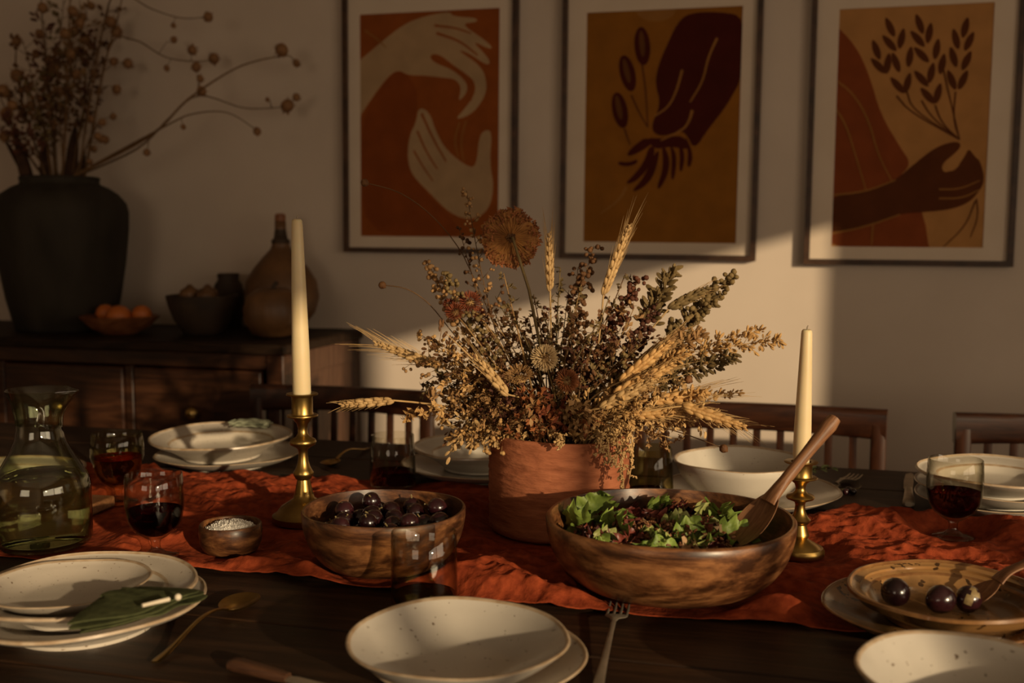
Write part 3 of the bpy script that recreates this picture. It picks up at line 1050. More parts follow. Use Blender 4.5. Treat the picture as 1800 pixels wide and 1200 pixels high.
p = P['salt']
o = thing('salt_dish', 'small round wooden dish of coarse salt beside the wine glass', 'dish', p)
MB().lathe([(0, .001), (.036, 0), (.041, .003), (.046, .014), (.0475, .03), (.0465, .041), (.045, .043), (.0425, .042), (.041, .03), (.040, .022), (0, .020)], 56).build('body', M['acacia_d'], o, angle=50)
b = MB()
for i in range(620):
    r, a = .038 * math.sqrt(random.random()), random.random() * 6.28
    z = .0335 + .0115 * (1 - (r / .039) ** 2) + random.uniform(-.002, .002)
    b.ell((r * cos(a), r * sin(a), z), (random.gauss(0, 1), random.gauss(0, 1), random.gauss(0, 1)), random.uniform(.0018, .0034), random.uniform(.0009, .0016), seg=4, rows=3)
b.lathe([(0, .0215), (.0395, .0215), (.0398, .034), (.026, .041), (.012, .0445), (0, .0455)], 24)
so = b.build('coarse_salt', M['salt'], None, smooth=False, loc=p)
tag(so, 'heap of coarse white salt inside the small wooden dish', 'salt', kind='stuff')

# grapes: settled one by one into the bowl
gm = MB().lathe([(0, -1.06), (.35, -1.0), (.68, -.76), (.93, -.36), (1.0, .05), (.93, .42), (.70, .78), (.38, 1.0), (.12, 1.07), (0, 1.06)], 20)
gm.v = [tuple(c * .0142 for c in v) for v in gm.v]
gproto = gm.build('grape', M['grape'], angle=180)
gsb = MB().tube([(0, 0, .0148), (.0004, 0, .0178), (.0012, .0006, .0205)], [.0012, .001, .0013], 6)
gstem = gsb.build('stalk', M['stemgreen'], gproto)
placed = []
GP = P['grape']
rg = .0147
cands_all = []
for gi in range(64):
    best = None
    for _ in range(90):
        r, a = .086 * math.sqrt(random.random()), random.random() * 2 * PI
        x, y = r * cos(a), r * sin(a)
        # clear of the bowl's inner surface
        z = max(bowl_inner_z(min(.11, r + rg * q), *GB) + rg * math.sqrt(max(0, 1 - q * q)) for q in (0, .3, .6, .8, .95))
        for (qx, qy, qz) in placed:
            d2 = (x - qx) ** 2 + (y - qy) ** 2
            if d2 < (2 * rg) ** 2:
                z = max(z, qz + math.sqrt((2 * rg) ** 2 - d2))
        if best is None or z < best[2]:
            best = (x, y, z)
    if best[2] > .098:
        break
    placed.append(best)
first = True
for (x, y, z) in placed:
    if first:
        g = gproto
        first = False
    else:
        g = gproto.copy()
        C.objects.link(g)
        s = gstem.copy()
        C.objects.link(s)
        s.parent = g
    g.location = GP + Vector((x, y, z))
    g.rotation_euler = (random.gauss(0, .9), random.gauss(0, .9), random.random() * 6)
    tag(g, 'dark purple grape heaped in the round wooden bowl', 'grape', 'grapes in the wooden bowl')

# ------------------------------------------------------------------ salad


def lettuce_mesh(name, m, L, W, seed, ruffle, cup):
    rnd = random.Random(seed)
    nu, nv = 14, 12
    vs, fs = [], []
    for i in range(nu + 1):
        u = i / nu
        hwid = W * (sin(PI * min(1, .10 + .80 * u)) ** .9) * (1 + .15 * sin(u * 17 + seed))
        for j in range(nv + 1):
            v = -1 + 2 * j / nv
            e = abs(v)
            x = L * (u - .45) + .10 * L * rnd.uniform(-1, 1) * (i == nu)
            y = hwid * v * (1 - .12 * sin(u * 21 + v * 4 + seed))
            z = cup * L * (v * v * .6 + (u - .3) ** 2) + 1.3 * ruffle * e ** 2 * sin(u * 23 + v * 5 + seed) + rnd.uniform(-1, 1) * .0012 * (.4 + e) + ruffle * .6 * u ** 3 * sin(v * 9 + seed) - .06 * L * math.exp(-(v * 5) ** 2)
            vs.append((x, y, z))
    for i in range(nu):
        for j in range(nv):
            a = i * (nv + 1) + j
            fs.append((a, a + 1, a + nv + 2, a + nv + 1))
    o = MB().add(vs, fs).build(name, m, angle=180)
    return o


protos = []
for i, (m, L, W, ru, cu) in enumerate(((M['lettuce'], .058, .024, .006, .35), (M['lettuce'], .048, .022, .007, .2), (M['lettuce_y'], .044, .019, .006, .3), (M['redleaf'], .050, .020, .006, .3),
                                       (M['redleaf'], .040, .018, .007, .15), (M['lettuce'], .040, .016, .006, .5), (M['tanleaf'], .038, .012, .005, .3))):
    protos.append([lettuce_mesh('salad_leaf', m, L, W, i * 3 + 1, ru, cu), i])
SP = P['salad']
used = set()
LBL = {0: 'green frilly lettuce leaf in the wooden salad bowl', 1: 'green frilly lettuce leaf in the wooden salad bowl', 2: 'pale yellow-green lettuce leaf in the wooden salad bowl', 3: 'dark red lettuce leaf in the wooden salad bowl',
       4: 'dark red lettuce leaf in the wooden salad bowl', 5: 'green frilly lettuce leaf in the wooden salad bowl', 6: 'dry tan leaf shred on the salad in the wooden bowl'}
GRP = {0: 'green salad leaves', 1: 'green salad leaves', 2: 'pale salad leaves', 3: 'red salad leaves', 4: 'red salad leaves', 5: 'green salad leaves', 6: 'dry shreds on the salad'}


def put_leaf(k, x, y, z, rx, ry, rz, sc_):
    pr = protos[k][0]
    if k in used:
        o = pr.copy()
        C.objects.link(o)
    else:
        o = pr
        used.add(k)
    o.location = SP + Vector((x, y, z))
    o.rotation_euler = (rx, ry, rz)
    o.scale = (sc_, sc_, sc_)
    tag(o, LBL[k], 'salad leaf', GRP[k])


rs = random.Random(21)
for i in range(150):
    r, a = .120 * math.sqrt(rs.random()), rs.random() * 2 * PI
    x, y = r * cos(a), r * sin(a)
    if x > .075 and y < .09:          # the spoon lies there
        continue
    top = .060 + .014 * (1 - (r / .135) ** 2) + rs.uniform(-.008, .008)
    k = rs.choice((0, 1, 2, 3, 3, 4, 4, 5, 6, 3, 4, 6, 3))
    tilt = .75 if rs.random() < .75 else 1.3
    put_leaf(k, x, y, top, rs.gauss(0, tilt), rs.gauss(0, tilt), rs.random() * 6.28, rs.uniform(.65, 1.05))
# the leaves that stand out: seen at these places on the heap
for (px, py, k, rx, ry, rz, s) in ((1041, 903, 0, 1.1, -.5, .3, 1.15), (1078, 928, 1, .8, .2, 1.1, 1.15), (1096, 938, 0, .9, 0, 2.0, 1.1), (1018, 920, 0, .9, .5, 2.5, 1.1), (1190, 928, 2, .9, .1, .2, 1.15), (1215, 945, 1, .9, -.3, .6, 1.2),
                                   (1228, 908, 2, 1.2, .4, 1.4, 1.1), (1272, 912, 5, 1.3, .2, 2.2, 1.2), (1290, 940, 0, .7, .3, .1, .9), (1150, 900, 5, .9, .1, .9, 1.1), (1165, 898, 0, 1.2, .2, 1.9, .9), (1064, 950, 2, .9, .3, .5, .9)):
    q = at(px, py, T + .084)
    put_leaf(k, q.x - SP.x, q.y - SP.y, .079, rx, ry, rz, s)
b = MB()
for i in range(1900):
    r, a = .130 * math.sqrt(rs.random()), rs.random() * 2 * PI
    if r * cos(a) > .09 and r * sin(a) < .08:
        continue
    z = .066 + .017 * (1 - (r / .135) ** 2) + rs.uniform(-.014, .008)
    b.ell((r * cos(a), r * sin(a), z), (rs.gauss(0, 1), rs.gauss(0, 1), rs.gauss(0, 1)), rs.uniform(.004, .010), rs.uniform(.0012, .0032), seg=5, rows=3)
b.lathe([(0, .040), (.118, .044), (.120, .050), (.07, .058), (0, .062)], 32)
o = b.build('chopped_nuts', M['crumb'], None, smooth=False, loc=SP)
tag(o, 'chopped nuts and dark shreds strewn through the salad', 'salad topping', kind='stuff')

# ------------------------------------------------------------------ spoons, forks, knives


def frame2(pA, pB, up=(0, 0, 1)):
    """matrix: origin pA, x towards pB, z near up."""
    x = (Vector(pB) - Vector(pA)).normalized()
    u = Vector(up)
    z = (u - x * u.dot(x)).normalized()
    y = z.cross(x)
    mm = Matrix((x, y, z)).transposed().to_4x4()
    mm.translation = Vector(pA)
    return mm


def spoon(name, pA, pB, label, cat, m, bl=.034, bw=.022, depth=.009, hw=.0035, ht=.0018, end=.006, up=(0, 0, 1), rise=.012, group=None, round_h=False):
    """pA bowl centre, pB handle end."""
    L = (Vector(pB) - Vector(pA)).length
    o = thing(name, label, cat)
    o.matrix_world = frame2(pA, pB, up)
    b = MB()
    nr, na = 7, 28
    vs, fs = [], []
    for side in (0, 1):
        for i in range(nr + 1):
            r = i / nr
            for k in range(na):
                a = 2 * PI * k / na
                xx = bl * r * cos(a)
                yy = bw * r * sin(a) * (1 - .12 * cos(a))
                z = depth * (r * r) - (0 if side == 0 else .0014 * (1 - r * .4)) + .001
                vs.append((xx, yy, z))
    off = (nr + 1) * na
    for side in (0, 1):
        for i in range(nr):
            for k in range(na):
                k2 = (k + 1) % na
                q = [side * off + i * na + k, side * off + i * na + k2, side * off + (i + 1) * na + k2, side * off + (i + 1) * na + k]
                fs.append(tuple(q if side == 0 else q[::-1]))
    for k in range(na):
        k2 = (k + 1) % na
        fs.append((nr * na + k, nr * na + k2, off + nr * na + k2, off + nr * na + k))
    b.add(vs, fs)
    b.build('bowl', m, o, angle=60)
    pts, ws, ts = [], [], []
    for i in range(13):
        t = i / 12
        x0_ = bl * (.62 if round_h else .93)
        x = x0_ + (L - x0_) * t
        z = depth + .001 + rise * sin(PI * min(1, t * 1.1)) * (1 - t) * 1.6 + (.002 - depth) * t * (0 if round_h else 1)
        pts.append((x, 0, max(z, ht + .0005) if not round_h else z))
        wv = hw * (1 - .25 * sin(PI * t)) * (1 + (.55 * max(0, 1 - t * 4) if round_h else 0)) + (end - hw) * max(0, (t - .5) / .5) ** 1.5
        ws.append(wv * (1 if t < .97 else .75))
        ts.append((ht if not round_h else wv * (.30 + .70 * min(1, t * 3.2))) * (1 if t < .97 else .7))
    MB().sweep(pts, ws, ts, 10, up=(0, 0, 1), power=2.4).build('handle', m, o, angle=60)
    return o


def fork(name, pA, pB, label, group=None):
    """pA tine tips, pB handle end."""
    L = (Vector(pB) - Vector(pA)).length
    o = thing(name, label, 'fork')
    o.matrix_world = frame2(pA, pB)
    for k in range(4):
        y = (k - 1.5) * .0082
        MB().sweep([(0, y, .006), (.02, y, .0035), (.045, y, .004), (.054, y * .96, .0055)], [.0012, .0018, .0020, .0023], [.0008, .0011, .0012, .0012], 8, up=(0, 0, 1)).build('tine', M['steel'], o)
    pts = [(.050, 0, .005), (.056, 0, .006), (.066, 0, .008), (.078, 0, .011), (.09, 0, .012), (.12, 0, .010), (L * .75, 0, .006), (L - .004, 0, .003), (L, 0, .003)]
    MB().sweep(pts, [.0142, .0148, .0125, .0060, .0032, .0030, .0042, .0065, .004], [.0013, .0014, .0014, .0014, .0018, .0018, .0016, .0015, .0012], 10, up=(0, 0, 1), power=2.6).build('handle', M['steel'], o)
    return o


def knife(name, pA, pB, label, wood_h=False):
    """pA blade tip, pB handle end."""
    L = (Vector(pB) - Vector(pA)).length
    o = thing(name, label, 'knife')
    o.matrix_world = frame2(pA, pB)
    hl = L * .45
    MB().sweep([(0, .004, .006), (.015, .002, .006), (L * .3, 0, .006), (L - hl - .008, -.001, .006), (L - hl + .004, 0, .006)], [.002, .008, .0095, .0085, .005], [.0005, .0008, .001, .0012, .002], 10, up=(0, 0, 1), power=2.2).build('blade', M['steel'], o)
    MB().sweep([(L - hl, 0, .007), (L - hl + .012, 0, .007), (L - hl * .5, 0, .0075), (L - .012, 0, .0075), (L - .003, 0, .007), (L, 0, .007)], [.006, .0075, .0085, .0105, .0095, .006], [.005, .006, .0065, .007, .006, .004], 12, up=(0, 0, 1), power=3).build('handle', M['handle'] if wood_h else M['steel'], o)
    return o


# wooden salad spoon leaning in the bowl
pa, pb = atd(1332, 918, 1.44), atd(1474, 742, 1.47)
spoon('salad_spoon', pa, pb, 'wooden serving spoon leaning in the salad bowl', 'spoon', M['spoonwood'], bl=.046, bw=.029, depth=.008, hw=.0098, ht=.007, end=.0110, up=tuple(-RT * .95 - FW * .45 + UP * .15), rise=.0, round_h=True)
spoon('dessert_spoon', at(420, 1070, T + .001), at(272, 1168, T + .001), 'brass spoon lying beside the plate with the green napkin', 'spoon', M['brass_d'], bl=.035, bw=.0235, depth=.010, hw=.004, end=.0065)
spoon('dessert_spoon', at(582, 818, T + .001), at(648, 789, T + .001), 'dull brass spoon behind the half-filled tumbler', 'spoon', M['brass_d'], bl=.028, bw=.02, depth=.008)
fork('table_fork', at(1090, 1064, T + .001), at(1050, 1215, T + .001), 'old silver fork beside the big front plate')
knife('table_knife', at(640, 1236, T + .001), at(405, 1176, T + .001), 'knife with a brown wooden handle at the table edge', True)
knife('table_knife', at(1597, 836, T + .001), at(1597, 893, T + .001), 'small butter knife by the stacked plates at the far side')
fork('table_fork', at(1505, 838, T + .001), at(1462, 862, T + .001), 'dark silver fork beside the sage sprig plate')
# berries on a twig
q = at(1482, 868, T)
o = thing('berry_sprig', 'little sprig of dark berries on the bare table by the fork', 'berries', q)
MB().tube([(-.03, .0, .006), (0, .004, .008), (.028, .012, .010), (.034, .05, .006)], .0012, 5).build('twig', M['stemgreen'], o)
for (dx, dy) in ((-.026, -.006), (-.012, -.004), (.004, -.008), (.018, -.003), (.010, .010), (-.018, .008)):
    MB().ell((dx, dy, .0065), (0, 0, 1), .0125, .0065, seg=12, rows=8).build('berry', M['grape'], o, angle=180)


# ------------------------------------------------------------------ stoneware
def dish(name, px, py, zrim_base, R, H, foot, t, label, cat='plate', m='cream', rim='rim', well=None, seed=0, powr=1.7, loc=None, tilt=(0, 0), group=None, ring=False):
    """px, py: photo point of the rim's centre; the dish stands with its base at zrim_base."""
    if loc is None:
        q = at(px, py, zrim_base + H)
        loc = Vector((q.x, q.y, zrim_base))
    o = thing(name, label, cat, loc, seed * 1.3, group)
    o.rotation_euler = (tilt[0], tilt[1], 0)
    n = 10
    out, inn = [], []
    for i in range(n + 1):
        s = i / n
        out.append((foot + (R - foot) * s, .004 + (H - .004) * s ** powr))
    if well:
        inn = [(R - t * .8, H - t * .25), (R - t * 2.2, H - t * .5), (well * 1.10, H * .80), (well * 1.02, H * .74), (well * .985, H * .66), (well * .93, H * .42), (well * .84, t + .006), (well * .7, t + .0045)]
        inn = [(r, max(z, t + .0045)) for r, z in inn]
        out = [(foot, .004), (foot * 1.05, .006), (well * 1.0, max(.010, H * .62 - t)), (well * 1.12, H * .78 - t), (R - t, H - t * 1.1), (R, H - t * .35)]
    else:
        for i in range(1, n + 1):
            s = 1 - i / n
            r = foot * .9 + (R - t - foot * .9) * s
            inn.append((r, t + .004 + (H - .004 - t) * s ** powr))
        inn = [(R - t * .9, H - t * .2)] + inn[1:]
    prof = [(0, .004), (foot * .88, .004), (foot * .9, 0), (foot, 0)] + out + [(R - t * .1, H + t * .18), (R - t * .5, H + t * .25)] + inn + [(0, t + .004)]
    nb = len(prof) - 1
    lo = 4 + len(out)
    mats = [0] * nb
    for i in range(lo - 1, lo + 2):
        mats[i] = 1
    if well:
        k = lo + 2 + 3
        mats[k] = 1
    rr = random.Random(seed + 5)
    ph = [rr.random() * 6 for _ in range(3)]

    def warp(v, r, a, z):
        e = (r / R) ** 2
        k = 1 + e * (.010 * sin(2 * a + ph[0]) + .005 * sin(3 * a + ph[1]))
        return Vector((v.x * k, v.y * k, v.z + e * (z > .006) * (.0014 * sin(2 * a + ph[2]) + .0008 * sin(5 * a + ph[0]))))
    MB().lathe(prof, 96, mats=mats, warp=warp).build('body', [M[m], M[rim]], o, angle=60)
    return o


# near the camera
lf = at(148, 1049, T + .036)
dish('dinner_plate', 0, 0, T, .147, .034, .085, .006, 'large cream dinner plate, lowest of the stack under the green napkin', loc=Vector((lf.x, lf.y, T)), seed=1, well=.10)
l2 = Vector((lf.x - .004, lf.y + .006, T + .017))
dish('side_plate', 0, 0, 0, .136, .034, .075, .006, 'cream plate with a wide rim in the middle of the napkin stack', loc=l2, seed=2, well=.098)
l3 = Vector((lf.x - .020, lf.y - .004, T + .0285))
dish('soup_bowl', 0, 0, 0, .099, .027, .055, .005, 'shallow speckled cream bowl on top of the napkin stack', 'bowl', loc=l3, seed=3, powr=1.5)

dish('side_plate', 838, 1146, T, .122, .026, .07, .006, 'speckled cream plate peeking out under the front coupe bowl', seed=4)
dish('coupe_bowl', 806, 1117, T + .0135, .1205, .042, .055, .006, 'wide speckled cream coupe bowl at the front of the table', 'bowl', m='grey', seed=5, powr=1.6)
gb = at(1708, 1181, T + .068)
dish('side_plate', 0, 0, T, .105, .022, .06, .006, 'cream plate under the grey-cream bowl in front of the tawny plates', loc=Vector((gb.x + .022, gb.y + .012, T)), seed=6)
dish('coupe_bowl', 0, 0, T, .106, .0555, .055, .006, 'wide grey-cream bowl in front of the tawny plates', 'bowl', m='grey', seed=7, powr=1.6, loc=Vector((gb.x, gb.y, T + .0125)))
# tawny plates
bp = P['brown']
dish('dinner_plate', 0, 0, 0, .131, .026, .08, .006, 'tawny glazed plate, lower one under the three grapes', m='brownware', rim='brownrim', loc=bp + Vector((-.012, -.006, 0)), seed=8)
dish('side_plate', 0, 0, 0, .119, .036, .075, .007, 'tawny glazed plate with three loose grapes and a wooden spoon', m='brownware', rim='brownrim', loc=bp + Vector((.006, 0, .011)), seed=9, well=.095)
# far side of the table
fl = at(390, 772, T + .05)
dish('dinner_plate', 0, 0, 0, .152, .026, .085, .006, 'large cream plate under the wide-rimmed plate beyond the tall candlestick', loc=Vector((fl.x + .02, fl.y - .01, T)), seed=10)
dish('soup_plate', 0, 0, 0, .149, .045, .08, .006, 'wide-rimmed cream soup plate beyond the tall candlestick', loc=Vector((fl.x, fl.y, T + .0145)), seed=11, well=.108, tilt=(.02, 0))
fm = at(845, 785, T + .055)
dish('dinner_plate', 0, 0, 0, .158, .026, .09, .006, 'large cream plate with a smaller one on it, behind the terracotta pot', loc=Vector((fm.x, fm.y - .015, T)), seed=12, m='cream2')
dish('soup_plate', 0, 0, 0, .138, .045, .075, .006, 'cream soup plate partly hidden behind the terracotta pot', loc=Vector((fm.x, fm.y, T + .0125)), seed=13, m='cream2', well=.098)
fc = at(1303, 803, T + .083)
dish('dinner_plate', 0, 0, 0, .160, .028, .085, .006, 'cream plate under the deep bowl beyond the salad', loc=Vector((fc.x + .02, fc.y + .0, T)), seed=14, m='cream2')
dish('serving_bowl', 0, 0, 0, .122, .066, .058, .0075, 'deep cream bowl with a speckled rim beyond the salad', 'bowl', loc=Vector((fc.x, fc.y, T + .0125)), seed=15, m='cream2', powr=2.3)
fr = at(1752, 828, T + .068)
dish('dinner_plate', 0, 0, 0, .140, .026, .085, .006, 'cream plate at the bottom of the stack behind the right-hand wine glass', loc=Vector((fr.x + .006, fr.y, T)), seed=16, m='cream2')
dish('side_plate', 0, 0, 0, .138, .030, .08, .006, 'middle cream plate of the stack behind the right-hand wine glass', loc=Vector((fr.x, fr.y, T + .0165)), seed=17, m='cream2')
dish('soup_bowl', 0, 0, 0, .136, .038, .07, .006, 'cream bowl on top of the stack behind the right-hand wine glass', 'bowl', loc=Vector((fr.x, fr.y - .002, T + .0325)), seed=18, m='cream2', well=.098)
fe = at(5, 832, T + .03)
dish('dinner_plate', 0, 0, 0, .150, .030, .08, .006, 'cream plate half hidden behind the green carafe', loc=Vector((fe.x, fe.y, RZ)), seed=19, well=.105)


# napkins
def napkin(pts, W, th, m, label, folds=3, wob=.004, name='napkin'):
    """layers of folded cloth along a centre line pts; W half width."""
    b = MB()
    pts = [Vector(p) for p in pts]
    N_ = 26
    dense = []
    for i in range(N_):
        t = i / (N_ - 1) * (len(pts) - 1)
        k = min(int(t), len(pts) - 2)
        f = t - k
        p0, p1, p2, p3 = pts[max(k - 1, 0)], pts[k], pts[k + 1], pts[min(k + 2, len(pts) - 1)]
        dense.append(.5 * ((2 * p1) + (p2 - p0) * f + (2 * p0 - 5 * p1 + 4 * p2 - p3) * f * f + (3 * p1 - p0 - 3 * p2 + p3) * f ** 3))
    for L_ in range(folds):
        q = []
        for i, p in enumerate(dense):
            s = i / (N_ - 1)
            q.append(p + Vector((0, wob * .5 * sin(s * 7 + L_ * 2), th * (L_ + .5) + wob * noise.noise(Vector((s * 5, L_ * 3.1, W * 50))))))
        ww = [W * (1 - .05 * L_) * (1 + .05 * sin(i * .6 + L_)) for i in range(N_)]
        b.sweep(q, ww, th * .46, 14, up=(0, 0, 1), power=3.2)
    o = b.build(name, m, angle=60)
    return tag(o, label, 'napkin')


napkin([at(152, 1091, T + .054), at(195, 1080, T + .060), at(235, 1068, T + .061), at(270, 1056, T + .060), at(296, 1049, T + .053)], .048, .0042, M['napkin'], 'folded moss green napkin lying across the plate stack', 3)
pa, pb = at(250, 1064, T + .0795), at(313, 1049, T + .0795)
o = thing('napkin_pin', 'small bone napkin pin on the folded green napkin', 'pin', pa)
d = pb - pa
MB().tube([(0, 0, 0), tuple(d * .75)], [.0022, .0026], 10).build('shaft', M['bone'], o)
MB().ell(tuple(d), (0, 0, 1), .008, .004, seg=14, rows=8).build('knob', M['bone'], o, angle=180)
napkin([fl + Vector((-.035, .105, .010)), fl + Vector((0, .115, .012)), fl + Vector((.045, .12, .009))], .022, .004, M['napkin_p'], 'pale sage napkin on the back rim of the wide plate', 3)
# sage sprig on the plate beyond the salad
q = at(1426, 834, T + .024)
o = thing('sage_sprig', 'small grey-green leaf sprig on the plate beyond the salad', 'herb', q)
MB().tube([(-.03, 0, .0), (0, .004, .008), (.03, .012, .012)], .0012, 5).build('stem', OLIVE, o)
for i in range(7):
    t = i / 6
    sgn = 1 if i % 2 else -1
    MB().leaf((-.03 + .06 * t, .006 * t, .004 + .008 * t), (.6, sgn * .8, .35), (0, 0, 1), .03, .008, curl=.3).build('leaf', M['napkin'], o, angle=180)
# wooden board behind the carafe
q = at(192, 884, T + .02)
o = thing('bread_board', 'thin pale wooden board behind the green carafe', 'board', Vector((q.x - .11, q.y - .02, RZ)), math.radians(4))
boxpart('panel', M['spoonwood'], o, -.10, .10, -.05, .05, 0, .02, .004)

# grapes and horn spoon on the tawny plate
for i, (px, py, r, lb) in enumerate(((1574, 1040, 1.25, 'loose dark grape lying alone on the tawny plate'), (1653, 1053, 1.22, 'loose dark grape touching a split one on the tawny plate'), (1702, 1053, 1.10, 'split grape with a pale scar on the tawny plate'))):
    zc = bp.z + .011 + .0125 + .0142 * r
    q = at(px, py, zc)
    if i == 2:
        g = gm.build('loose_grape', [M['grape'], M['scar']], angle=180)
        for f in g.data.polygons:
            cc = f.center
            if cc.x < -.0045 and abs(cc.y + .005 + .002 * sin(cc.z * 900)) < .0034 and cc.z > -.007:
                f.material_index = 1
        g.rotation_euler = (.2, .3, YAW + .9)
    else:
        g = gproto.copy()
        C.objects.link(g)
        g.name = 'loose_grape'
        g.rotation_euler = (1.3, .4, i * 2.0)
    g.location = q
    g.scale = (r, r, r)
    tag(g, lb, 'grape', 'loose grapes on the tawny plate')
spoon('horn_spoon', at(1722, 1050, bp.z + .026), at(1822, 985, T + .075), 'flat wooden spoon resting on the tawny plate', 'spoon', M['spoonwood'], bl=.032, bw=.021, depth=.005, hw=.0125, ht=.0025, end=.013, rise=.004)


# ------------------------------------------------------------------ glass
def glass_mesh(b, outer, t):
    inner = [(max(0, r - t), z + (t if i == 0 else 0)) for i, (r, z) in enumerate(outer)]
    return b


def rummer(key, level, lm, gm_, label, R=.0425, H=.125):
    o = thing('wine_glass', label, 'glass', P[key], 0, 'footed wine glasses')
    t = .0016
    zb = .027
    bowl_o = [(.005, zb), (.018, zb + .004), (.031, zb + .014), (.0385, zb + .027), (.0418, zb + .043), (R + .0006, zb + .058), (R, H - .02), (R - .0012, H)]
    bowl_i = [(max(.0, r - t), z + (t * 1.6 if i < 2 else t * .6)) for i, (r, z) in enumerate(bowl_o)]
    bowl_i[0] = (0, zb + .005)
    bowl_i[-1] = (R - .0012 - t, H)
    prof = [(0, .0)] + [(.032, 0), (.0335, .0012), (.032, .0026), (.015, .006), (.0075, .012), (.0066, .016), (.007, .022), (.009, .0262)] + bowl_o[1:] + [(R - .0012 - t * .5, H + .0008)] + bowl_i[::-1]
    MB().lathe(prof, 64).build('glass_body', gm_, o, angle=60)
    lv_ = [(0, zb + .0056)]
    for (r, z) in bowl_i[1:]:
        if z < level:
            lv_.append((r - .0003, z + .0003))
    # radius at level
    for (a, c) in zip(bowl_i, bowl_i[1:]):
        if a[1] <= level <= c[1]:
            f = (level - a[1]) / (c[1] - a[1] + 1e-9)
            rl = a[0] + (c[0] - a[0]) * f
    lv_ += [(rl - .0003, level), (rl - .002, level - .0006), (0, level - .0008)]
    MB().lathe(lv_, 64).build('wine', lm, o, angle=60)
    return o


def tumbler(key, level, lm, gm_, label, Rt=.041, Rb=.0445, H=.1):
    o = thing('tumbler', label, 'glass', P[key], 0, 'stemless tumblers')
    t = .0017
    outer = [(Rb * .86, 0), (Rb * .97, .003), (Rb, .012), (Rb * .995, .03), ((Rt + Rb) / 2, H * .6), (Rt, H)]
    inner = [(r - t, z) for r, z in outer[1:]]
    prof = [(0, .0008)] + outer + [(Rt - t * .5, H + .0007)] + [(r, max(z, .007)) for r, z in inner[::-1]] + [(Rb * .8, .0065), (0, .006)]
    MB().lathe(prof, 64).build('glass_body', gm_, o, angle=60)
    if lm:
        rl = Rb - t - .0004
        MB().lathe([(0, .0066), (Rb * .8, .0070), (rl, .0125), (rl * .997, .03 if level > .03 else level * .8), (rl * .992, level), (rl * .95, level - .0006), (0, level - .0008)], 64).build('wine', lm, o, angle=60)
    return o


rummer('rummer_a', .072, M['wine'], M['clear_glass'], 'footed glass of dark red wine beside the salt dish')
rummer('rummer_b', .083, M['amber'], M['olive_glass'], 'footed glass of amber wine behind the carafe', R=.046)
rummer('rummer_c', .074, M['wine'], M['clear_glass'], 'footed glass of dark red wine in front of the stacked plates')
tumbler('tumbler_a', .030, M['wine'], M['clear_glass'], 'tumbler with a little red wine behind the grape bowl')
tumbler('tumbler_b', .022, M['olive_wine'], M['olive_glass'], 'olive tinted tumbler between the terracotta pot and the deep bowl', Rt=.0385, Rb=.0425)
tumbler('tumbler_c', .013, M['olive_wine'], M['clear_glass'], 'nearly empty clear tumbler in front of the grape bowl', H=.095, Rt=.0425, Rb=.0435)

o = thing('carafe', 'green glass carafe of water at the end of the runner', 'carafe', P['carafe'])
t = .003
outer = [(.060, 0), (.068, .004), (.0715, .012), (.0718, .05), (.0715, .092), (.068, .108), (.058, .126), (.046, .146), (.037, .166), (.0335, .183), (.0345, .200), (.0385, .220), (.0445, .238), (.0470, .243)]
inner = [(r - t, z) for r, z in outer[1:]]


def spout(v, r, a, z):
    if z > .205:
        k = (z - .205) / .038
        e = math.exp(-((a if a < PI else a - 2 * PI) / .35) ** 2) * k
        return Vector((v.x + .020 * e, v.y * (1 - .1 * e), v.z - .001 * e))
    return v


prof = [(0, .004), (.03, .002)] + outer + [(.0455, .2445)] + [(r, max(z, .009)) for r, z in inner[::-1]] + [(.05, .0085), (0, .012)]
MB().lathe(prof, 72, warp=spout).build('glass_body', M['green_glass'], o, angle=70)
wl = .112
MB().lathe([(0, .0125), (.05, .0092), (.0646, .010), (.0683, .014), (.0685, .05), (.0682, .092), (.0648, .108), (.0623, wl), (.060, wl - .0008), (0, wl - .001)], 72).build('water', M['water'], o, angle=60)
o.rotation_euler = (0, 0, YAW - .12)

# ------------------------------------------------------------------ terracotta pot
VP = P['vase']
pot = thing('terracotta_pot', 'round terracotta pot holding the dried bouquet', 'vase', VP)
prof = [(0, .002), (.108, 0), (.113, .004)]
n = 26
for i in range(n + 1):
    z = .008 + (.155 - .008) * i / n
    r = .1145 + .0007 * sin(i * 1.9) + (.0008 if i % 2 else 0) - .0012 * (1 if i == 8 else 0)
    prof.append((r, z))
prof += [(.1135, .1585), (.110, .160), (.106, .1585), (.1045, .150), (.1045, .02), (.09, .012), (0, .012)]


def potwarp(v, r, a, z):
    k = 1 + .004 * sin(2 * a + z * 9) + .003 * noise.noise(Vector((cos(a) * 2, sin(a) * 2, z * 26)))
    return Vector((v.x * k, v.y * k, v.z + (.0018 * sin(3 * a + 1) if z > .1 else 0)))


MB().lathe(prof, 128, warp=potwarp).build('body', M['terracotta'], pot, angle=60)

# ------------------------------------------------------------------ dried bouquet
MOUTH = VP.z + .155
VD = (VP - CAM).dot(FW)              # depth of the pot along the view axis
rb = random.Random(5)


